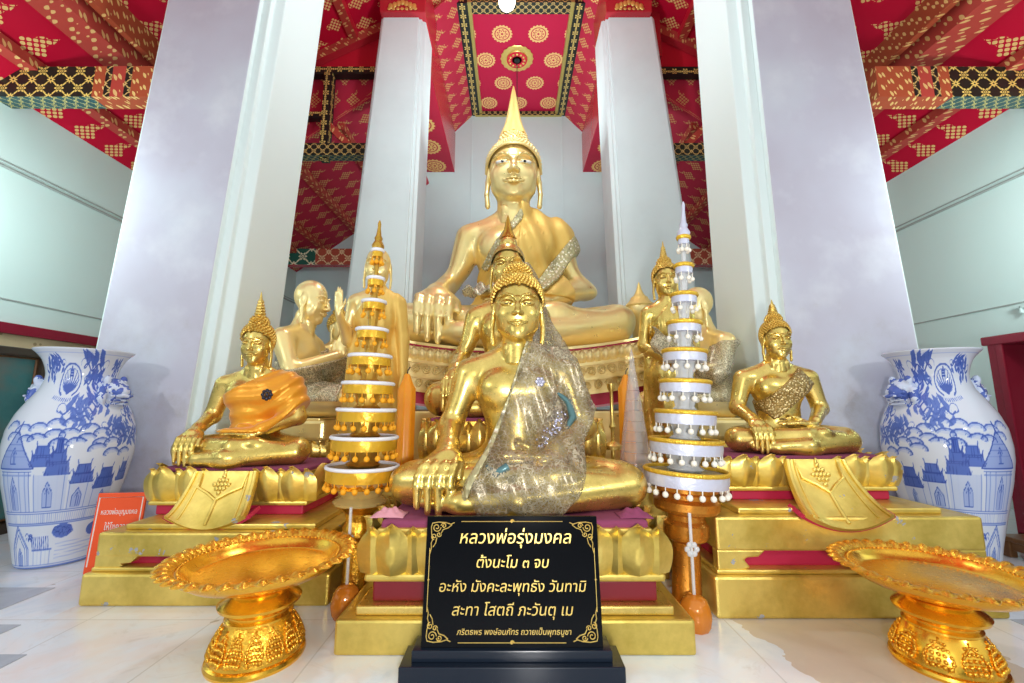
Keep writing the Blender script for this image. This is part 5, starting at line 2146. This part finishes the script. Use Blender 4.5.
for x in (-.328, .328):
    ornament('border_line', [[(x, .12), (x, .345)], spiral(x, .23, .004, 1, 0, 1, 1)], .0014)

# ---------------------------------------------------------------- small red sign by the vase
sg = thing('red_sign', 'small orange red sign with white Thai text leaning beside the left vase', 'sign', (-2.44, 2.78, 0), .28)
bd = MB().box((0, 0, .23), (.25, .02, .46)).build('sign_board', M['sign_red'], sg, smooth=0, bevel=.003)
bd.rotation_euler = (-.05, .03, 0)
e = MB()
e.tube([(-.112, -.0105, .04), (-.112, -.0105, .435), (.112, -.0105, .435), (.112, -.0105, .04)], .0035, 6)
e.build('border_line', M['sign_white'], bd)
for body, z, w in (('หลวงพ่อบุญมงคล', .335, .185), ('ให้โชคลาภ', .245, .125)):
    for o in line_text(body, w, (0, -.0105, z), bd, M['sign_white'], shear=0, bold=.0008):
        o.scale.y *= 1.7

# ---------------------------------------------------------------- cabinets along the side walls
c = thing('glass_cabinet', 'dark wooden cabinet with teal glass behind the left vase', 'cabinet', (-4.10, 3.0, 0), PI / 2)
MB().box((0, .0, .04), (1.5, .22, .08)).build('plinth_board', M['dark_wood'], c, smooth=0, bevel=.006)
MB().box((0, .10, .76), (1.46, .02, 1.36)).build('back_board', M['dark_wood'], c, smooth=0)
for s in (-1, 1):
    MB().box((s * .70, -.0, .77), (.10, .22, 1.38)).build('stile', M['dark_wood'], c, smooth=0, bevel=.008)
MB().box((0, 0, 1.43), (1.55, .24, .07)).build('top_rail', M['dark_wood'], c, smooth=0, bevel=.012)
MB().box((0, -.04, .75), (1.32, .012, 1.30)).build('glass_pane', M['teal_picture'], c, smooth=0)
MB().tube([(s_ * .645, -.055, z_) for s_, z_ in ((-1, .10), (1, .10), (1, 1.39), (-1, 1.39))], .012, 6, closed=True).build('inner_bead', M['brown_wood'], c)
c = thing('maroon_cabinet', 'tall open maroon cabinet behind the right vase', 'cabinet', (4.05, 2.68, 0), -PI / 2)
MB().box((0, .28, .76), (1.30, .02, 1.46)).build('back_board', M['maroon'], c, smooth=0)
for s in (-1, 1):
    MB().box((s * .65, .0, .76), (.07, .60, 1.46)).build('side_board', M['maroon_trim'], c, smooth=0, bevel=.006)
MB().box((0, 0, 1.50), (1.42, .64, .07)).build('top_board', M['maroon_trim'], c, smooth=0, bevel=.01)
MB().box((0, 0, .04), (1.36, .60, .08)).build('bottom_board', M['maroon_trim'], c, smooth=0, bevel=.006)
for s in (-1, 1):
    MB().box((s * .60, -.30, .76), (.05, .02, 1.42)).build('front_moulding', M['maroon_trim'], c, smooth=0, bevel=.006)
b = thing('wooden_step', 'low brown wooden step on the floor beyond the right vase', 'step', (3.47, 2.92, 0), 0)
MB().box((0, 0, .12), (.34, .36, .03)).build('tread', M['brown_wood'], b, smooth=0, bevel=.008)
MB().box((0, 0, .075), (.28, .30, .06)).build('apron', M['brown_wood'], b, smooth=0, bevel=.006)
for sx in (-1, 1):
    for sy in (-1, 1):
        MB().box((sx * .13, sy * .14, .0525), (.05, .05, .105)).build('leg', M['brown_wood'], b, smooth=0, bevel=.006)

# ---------------------------------------------------------------- painted porcelain vases
PW, PH = 1080, 560            # canvas: angle -180..180, height 0..1.38
paint = np.zeros((PH, PW), np.float32)
ZT = 1.385


def cv(a, z):
    return (a + 180) / 360 * PW, z / ZT * PH


def region(xs, ys, pad):
    x0, x1 = int(max(0, min(xs) - pad)), int(min(PW, max(xs) + pad + 2))
    y0, y1 = int(max(0, min(ys) - pad)), int(min(PH, max(ys) + pad + 2))
    if x1 <= x0 or y1 <= y0:
        return None
    gx, gy = np.meshgrid(np.arange(x0, x1), np.arange(y0, y1))
    return (slice(y0, y1), slice(x0, x1)), gx + .5, gy + .5


def stroke(pts, w=1.6, val=.8, taper=False):
    P_ = [cv(*p) for p in pts]
    R_ = region([p[0] for p in P_], [p[1] for p in P_], w + 2)
    if R_ is None:
        return
    sl, gx, gy = R_
    best = np.zeros(gx.shape)
    n = len(P_) - 1
    for i in range(n):
        ax, ay = P_[i]
        bx, by = P_[i + 1]
        ex, ey = bx - ax, by - ay
        t_ = np.clip(((gx - ax) * ex + (gy - ay) * ey) / (ex * ex + ey * ey + 1e-9), 0, 1)
        d = np.hypot(gx - ax - t_ * ex, gy - ay - t_ * ey)
        ww = w * (1 - .8 * (i + t_) / n) if taper else w
        best = np.maximum(best, np.clip(ww - d + .5, 0, 1))
    paint[sl] = np.maximum(paint[sl], best * val)


def fill(pts, val=.5, add=True):
    P_ = [cv(*p) for p in pts]
    R_ = region([p[0] for p in P_], [p[1] for p in P_], 1)
    if R_ is None:
        return
    sl, gx, gy = R_
    ins = poly_dist(gx, gy, P_)
    k = np.clip(.5 - ins, 0, 1)
    paint[sl] = np.maximum(paint[sl], k * val) if add else paint[sl] * (1 - k) + k * val


def arc(a, z, ra, rz, t0, t1, w=1.6, val=.7, n=16, taper=False):
    stroke([(a + ra * math.cos(t0 + (t1 - t0) * k / n), z + rz * math.sin(t0 + (t1 - t0) * k / n)) for k in range(n + 1)], w, val, taper)


def cloud(a, z, ra, rz):
    """one scalloped cloud lobe with a soft inner wash"""
    for q, (w, v) in enumerate(((3.0, .34), (1.5, .75))):
        arc(a, z, ra * (1 - .16 * (1 - q)), rz * (1 - .16 * (1 - q)), .15 * PI, 1.02 * PI, w * 1.3, v)
    arc(a - ra * .72, z + rz * .1, ra * .25, rz * .3, 0, 1.6 * PI, 1.1, .6)
    fill([(a + ra * .95 * math.cos(q_), z + rz * .95 * math.sin(q_)) for q_ in [PI * (.1 + .9 * k_ / 9) for k_ in range(10)]], .13)


def roofs(a0, a1, z0, h, tiers=2, val=.62):
    """stacked Thai roofs with upturned ends"""
    w = a1 - a0
    for t_ in range(tiers):
        f = t_ * .16
        za, zb = z0 + h * .36 * t_, z0 + h * (.42 + .36 * t_)
        p_ = [(a0 + w * f, za), (a1 - w * f, za), (a1 - w * (f + .08), zb), (a0 + w * (f + .08), zb)]
        fill(p_, val)
        stroke([p_[0], (p_[0][0] - 1.3, za + .022)], 1.2, .85)
        stroke([p_[1], (p_[1][0] + 1.3, za + .022)], 1.2, .85)
        stroke(p_ + [p_[0]], 1.1, .85)
        stroke([(p_[3][0], zb), (p_[3][0] - .8, zb + .03)], 1.2, .85)
        stroke([(p_[2][0], zb), (p_[2][0] + .8, zb + .03)], 1.2, .85)
        for k in range(1, 7):
            x_ = p_[0][0] + (p_[1][0] - p_[0][0]) * k / 7
            stroke([(x_, za), (x_ * .9 + (a0 + a1) / 2 * .1, zb)], .8, .9)


def window(a, z, w, h):
    fill([(a - w, z), (a + w, z), (a + w, z + h * .6), (a, z + h), (a - w, z + h * .6)], .34)
    stroke([(a - w, z), (a + w, z), (a + w, z + h * .6), (a, z + h * 1.05), (a - w, z + h * .6), (a - w, z)], 1.1, .8)
    stroke([(a, z), (a, z + h * .75)], 1.2, .75)
    stroke([(a - w * .5, z), (a - w * .5, z + h * .5), (a, z + h * .8), (a + w * .5, z + h * .5), (a + w * .5, z)], .9, .7)


def flame(a, z, s=1.0, fl=1, val=.82):
    s *= 1.35
    """flame-tailed foliage"""
    body = [(a + fl * (-11 + 22 * k / 20) * s, z + .016 * s * math.sin(k * .62) - .010 * s) for k in range(21)]
    stroke(body, 2.4, val)
    for k in range(1, 10):
        x_, y_ = body[2 * k]
        sd = 1 if k % 3 else -1
        L = (.050 + .030 * math.sin(PI * k / 10)) * s
        tip = (x_ - fl * 4.6 * s, y_ + sd * L)
        mid1 = (x_ + fl * 1.6 * s, y_ + sd * L * .45)
        mid2 = (x_ - fl * 2.4 * s, y_ + sd * L * .40)
        fill([(x_, y_), mid1, (x_ - fl * .6 * s, y_ + sd * L * .8), tip, mid2], val * .85)
        stroke([mid2, tip], 1.2, val)
    arc(body[0][0], body[0][1] + .016 * s, 3 * s, .022 * s, -.5 * PI, 1.2 * PI, 1.8, val, taper=True)
    arc(body[-1][0], body[-1][1] + .016 * s, 3 * s, .022 * s, -.5 * PI, -2.2 * PI, 1.8, val, taper=True)


def half(o):
    """one side of the painting, centred on the angle o"""
    # sky of clouds above the roofs
    rr = random.Random(5)
    for row, (z, n) in enumerate(((.865, 9), (.80, 10), (.745, 8))):
        for k in range(n):
            a = o - 62 + (132 / n) * (k + .5 * (row % 2)) + rr.uniform(-2, 2)
            if row == 2 and k < 3:
                continue
            cloud(a, z - .02 * math.sin(k * 1.3) - max(0, (a - o)) * .0012, 8.5, .040)
    # great hall on one side, wings running to the other
    fill([(o - 66, .36), (o - 34, .36), (o - 34, .60), (o - 66, .60)], .16)
    stroke([(o - 66, .36), (o - 66, .60), (o - 34, .60), (o - 34, .36)], 1.4, .65)
    for z in (.60, .615, .58):
        stroke([(o - 68, z), (o - 32, z)], 1.2, .6)
    for a in (-64, -58, -44, -38):
        stroke([(o + a, .36), (o + a, .60)], 1.5, .5)
    window(o - 51, .37, 4.2, .19)
    fill([(o - 70, .62), (o - 30, .62), (o - 50, .84)], .40)
    for k in range(6):
        f = k / 6
        stroke([(o - 70 + 20 * f, .62 + .22 * f), (o - 30 - 20 * f, .62 + .22 * f)], 1.2, .55)
    stroke([(o - 70, .62), (o - 50, .85), (o - 30, .62), (o - 70, .62)], 1.8, .85)
    stroke([(o - 50, .84), (o - 50, .90)], 1.6, .85)
    window(o - 50, .65, 3, .09)
    roofs(o - 33, o - 14, .63, .16, 2)
    roofs(o - 20, o + 0, .575, .19, 3, .66)
    fill([(o - 30, .36), (o + 0, .36), (o + 0, .58), (o - 30, .58)], .14)
    window(o - 17, .38, 4.2, .15)
    for a in (-29, -25, -9, -3):
        stroke([(o + a, .36), (o + a, .58)], 1.3, .55)
    roofs(o + 2, o + 22, .515, .15, 2, .62)
    fill([(o + 1, .36), (o + 26, .36), (o + 26, .52), (o + 1, .52)], .13)
    window(o + 10, .37, 4.4, .11)
    for a in (2, 18, 25):
        stroke([(o + a, .36), (o + a, .52)], 1.3, .55)
    roofs(o + 24, o + 46, .47, .16, 2, .70)
    fill([(o + 26, .36), (o + 48, .36), (o + 48, .48), (o + 26, .48)], .16)
    window(o + 36, .37, 3.0, .08)
    roofs(o + 50, o + 66, .50, .15, 2, .62)
    # balustrade
    for z in (.355, .345, .285, .275):
        stroke([(o - 70, z), (o + 60, z)], 1.3, .6)
    for k in range(60):
        a = o - 68 + 126 * k / 60
        stroke([(a, .285), (a, .345)], .9, .42)
    # island, gate, bank below
    pts = [(o + 2 + 11 * math.cos(q), .225 + .045 * math.sin(q)) for q in [2 * PI * k / 20 for k in range(20)]]
    fill(pts, .62)
    for k in range(14):
        a = o - 8 + 20 * k / 14
        arc(a + 1, .22 + .02 * math.sin(k * 1.9), 2.2, .016, 0, PI, 1.0, .95)
    pts = [(o + 38 + 8 * math.cos(q), .21 + .04 * math.sin(q)) for q in [2 * PI * k / 20 for k in range(20)]]
    fill(pts, .7)
    for s_ in (1.0, .86, .62):
        stroke([(o - 50 - 13 * s_, .03), (o - 50 - 13 * s_, .13), (o - 50, .13 + .14 * s_), (o - 50 + 13 * s_, .13), (o - 50 + 13 * s_, .03)], 1.7, .62)
    window(o - 50, .03, 4, .10)
    for a in (-58, -42):
        stroke([(o + a, .03), (o + a, .14)], 1.3, .55)
    for k in range(9):
        a = o - 31 + k * 2.4
        stroke([(a, .12), (a - 1.5, .20)], 1.5, .75)
    stroke([(o - 32, .12), (o - 8, .12)], 1.3, .7)
    for k in range(5):
        stroke([(o - 30 + 5 * k, .03), (o - 30 + 5 * k, .12)], 1.2, .5)
    for k in range(5):
        stroke([(o - 4, .06 + k * .022), (o + 60, .075 + k * .022)], 1.0, .30 + .07 * (k % 2))
    for k in range(8):
        arc(o - 36 + rr.uniform(-3, 3), .19 + .02 * rr.uniform(-1, 1), 2, .014, 0, PI, 1.2, .8)
    # neck: crest in an oval of flames on one side, dragons of foliage round it
    for k in range(10):
        q = PI * (1.15 - 1.3 * k / 9)
        x_, y_ = o - 17 + 15 * math.cos(q) * .8, 1.17 + .075 * math.sin(q)
        stroke([(o - 17, 1.08), (o - 17 + (x_ - o + 17) * .6, (1.09 + y_) / 2), (x_, y_)], 4.2, .78, True)
    arc(o - 17, 1.165, 15, .11, -.35 * PI, 1.35 * PI, 2.4, .75)
    arc(o - 17, 1.165, 11, .08, -.35 * PI, 1.35 * PI, 1.3, .6)
    for k in range(4):
        fill([(o - 17 - 3.2 + k * .7, 1.19 + k * .018), (o - 17 + 3.2 - k * .7, 1.19 + k * .018), (o - 17 + 2.8 - k * .7, 1.205 + k * .018), (o - 17 - 2.8 + k * .7, 1.205 + k * .018)], .8)
    for k in range(14):
        a_ = o - 32 + 30 * k / 13
        z_ = 1.045 - .018 * math.sin(PI * k / 13)
        stroke([(a_, z_), (a_ + .8, z_ + .018)], 1.6, .6)
    flame(o + 16, 1.27, 1.1, 1)
    flame(o + 18, 1.17, .8, -1)
    flame(o - 38, 1.28, .6, 1)
    flame(o + 4, .93, .7, 1, .7)
    flame(o + 62, .95, .7, -1, .75)
    flame(o + 58, 1.26, .7, 1)
    flame(o - 52, 1.24, .8, -1)
    flame(o - 2, .98, 1.0, -1, .7)
    flame(o + 22, 1.02, .8, 1, .7)
    flame(o + 36, .87, .7, -1, .7)
    flame(o + 50, .82, .8, 1, .75)
    flame(o + 68, .80, .7, -1, .75)


half(0)
half(180)
half(-180)
# painted blue bands at foot and lip
for z, w, v in ((.012, 3, .55), (.028, 1.2, .5), (1.345, 1.0, .3)):
    stroke([(-180, z), (180, z)], w, v)

PROF = [(.0, 0.001), (.18, .0), (.19, .006), (.196, .03), (.212, .12), (.250, .30), (.300, .52), (.322, .66), (.325, .74), (.316, .85), (.285, .95), (.238, 1.04), (.198, 1.11), (.181, 1.17), (.180, 1.21), (.190, 1.26), (.212, 1.315), (.242, 1.352), (.262, 1.368), (.266, 1.374), (.262, 1.380), (.250, 1.378), (.222, 1.352), (.185, 1.29), (.168, 1.21), (.17, 1.12), (.20, 1.05)]


def spline(prof, n):
    P_ = np.array(prof)
    d = np.r_[0, np.cumsum(np.hypot(*np.diff(P_, axis=0).T))]
    s_ = np.linspace(0, d[-1], n)
    out = np.stack([np.interp(s_, d, P_[:, 0]), np.interp(s_, d, P_[:, 1])], 1)
    for _ in range(6):
        out[1:-1] = out[1:-1] * .5 + (out[:-2] + out[2:]) * .25
    return out


def vase(label, loc, rz, mirror):
    root = thing('porcelain_vase', label, 'vase', loc, rz, None)
    S_ = spline(PROF, 330)
    NA = 540
    ang = -180 + 360 * np.arange(NA) / NA
    th = np.radians(ang) - PI / 2                      # angle 0 faces -y
    R_, Z_ = S_[:, 0], S_[:, 1]
    V = np.stack([R_[:, None] * np.cos(th), R_[:, None] * np.sin(th), np.repeat(Z_[:, None], NA, 1)], 2).reshape(-1, 3)
    i = np.arange(len(S_) - 1)[:, None] * NA
    j = np.arange(NA)[None]
    k = (j + 1) % NA
    Q = np.stack([i + j, i + k, i + NA + k, i + NA + j], 2).reshape(-1, 4)
    o = npmesh('vase_body', V, Q, M['porcelain'], root)
    aa = -ang if mirror else ang
    cx = np.clip(((aa + 180) / 360 * PW).astype(int), 0, PW - 1)
    cy = np.clip((Z_ / ZT * PH).astype(int), 0, PH - 1)
    top = int(np.argmax(Z_))
    col = paint[cy[:, None], cx[None]].copy()
    col[top:] = 0
    at_ = o.data.attributes.new('paint', 'FLOAT', 'POINT')
    at_.data.foreach_set('value', col.astype(np.float32).ravel())
    # lion-head handles on the shoulder
    F = Field((-.13, -.14, -.22), (.13, .12, .16), .006)
    F.ell((0, 0, .06), (.072, .06, .065), .02).ell((0, -.05, .04), (.048, .045, .036), .02)
    F.ell((0, .0, -.06), (.060, .045, .10), .03).ell((0, .0, -.15), (.055, .04, .05), .02)
    for s in (-1, 1):
        F.ell((s * .055, -.01, .11), (.022, .018, .03), .01).ell((s * .03, -.045, .075), (.018, .018, .016), .006)
        F.chain([(s * .07, .0, .05), (s * .085, -.01, .0), (s * .07, -.01, -.06)], [.024, .02, .012], .01)
    F.chain([(-.04, -.085, .018), (0, -.098, .014), (.04, -.085, .018)], [.008, .010, .008], .004)
    F.cone((-.03, -.10, .03), (.03, -.10, .03), .006, .006, .004, '-')
    for k in range(5):
        z = .06 - k * .022
        F.chain([(-.062, -.045, z), (0, -.075, z - .004), (.062, -.045, z)], [.006, .007, .006], .004)
    HV, HQ = F.mesh()
    for sgn in ((48, -130) if not mirror else (-48, 130)):
        a = math.radians(sgn) - PI / 2
        r = .212
        h = npmesh('lion_handle', HV * 1.15, HQ, M['porcelain_blue'], root)
        h.location = (r * math.cos(a), r * math.sin(a), 1.045)
        h.rotation_euler = (0, 0, a + PI / 2)
    return root


vase('blue and white porcelain vase painted with temples, left side', (-2.99, 3.0, 0), math.atan2(3.05, 3.02), False)
vase('blue and white porcelain vase painted with temples, right side', (2.95, 3.02, 0), -math.atan2(2.95, 3.02), True)
# ---------------------------------------------------------------- light
# the hall opens to a courtyard behind the camera: bright sky; darker ground and tree line shaped to give the gold contrast
w = bpy.data.worlds.new('world')
scene.world = w
w.use_nodes = True
nt = w.node_tree
bg = nt.nodes['Background']
tc = nt.nodes.new('ShaderNodeTexCoord')
sx_ = nt.nodes.new('ShaderNodeSeparateXYZ')
nt.links.new(tc.outputs['Generated'], sx_.inputs[0])
rp = nt.nodes.new('ShaderNodeValToRGB')
mr = nt.nodes.new('ShaderNodeMapRange')
mr.inputs[1].default_value = -1
mr.inputs[2].default_value = 1
nt.links.new(sx_.outputs[2], mr.inputs[0])
nt.links.new(mr.outputs[0], rp.inputs[0])
el = rp.color_ramp.elements
for p_, c_ in ((0.0, (.42, .44, .42)), (.47, (.46, .48, .46)), (.50, (.14, .17, .14)), (.56, (.16, .20, .17)), (.60, (.95, 1.06, 1.04)), (1.0, (1.15, 1.32, 1.32))):
    e_ = el.new(p_)
    e_.color = (*c_, 1)
el.remove(el[0])
el.remove(el[-1])
nt.links.new(rp.outputs[0], bg.inputs[0])
bg.inputs[1].default_value = 1.0


def lamp(name, kind, loc, target, size, power, color):
    d = bpy.data.lights.new(name, kind)
    d.energy = power
    d.color = color
    o = bpy.data.objects.new(name, d)
    o.location = loc
    if kind == 'AREA':
        d.shape = 'DISK'
        d.size = size
        o.rotation_euler = (Vector(target) - Vector(loc)).to_track_quat('-Z', 'Y').to_euler()
    else:
        d.shadow_soft_size = size
    COL.objects.link(o)


lamp('floodlight_left', 'AREA', (-2.9, -.6, 2.3), (-2.2, 5, 1.4), .25, 25, (.97, .98, 1))
lamp('floodlight_right', 'AREA', (2.9, -.6, 2.3), (2.2, 5, 1.4), .25, 27, (.97, .98, 1))
lamp('floodlight_centre', 'AREA', (.15, -.3, .9), (.1, 6, 4.2), .18, 54, (1, .98, .96))
lamp('globe_lamp_light', 'POINT', (lx, 3.7, lz - .05), None, .12, 150, (.85, .98, 1.0))
lamp('ceiling_fill', 'AREA', (.1, 6.7, 4.6), (.1, 7.3, 8), .5, 90, (.85, 1.0, 1.0))  # unseen fill added behind the great image to brighten the nave ceiling
for s_ in (-1, 1):
    lamp('aisle_fill', 'AREA', (s_ * 4.1, 2.6, 2.6), (s_ * 4.62, 6, 3.0), .4, 34, (.86, 1.0, 1.0))  # fill added out of view to brighten the side walls, no real lamp
vs = scene.view_settings
scene.display_settings.display_device = 'sRGB'
vs.view_transform = 'Standard'
vs.look = 'None'
vs.gamma = 1
vs.use_curve_mapping = False
vs.exposure = -0.2
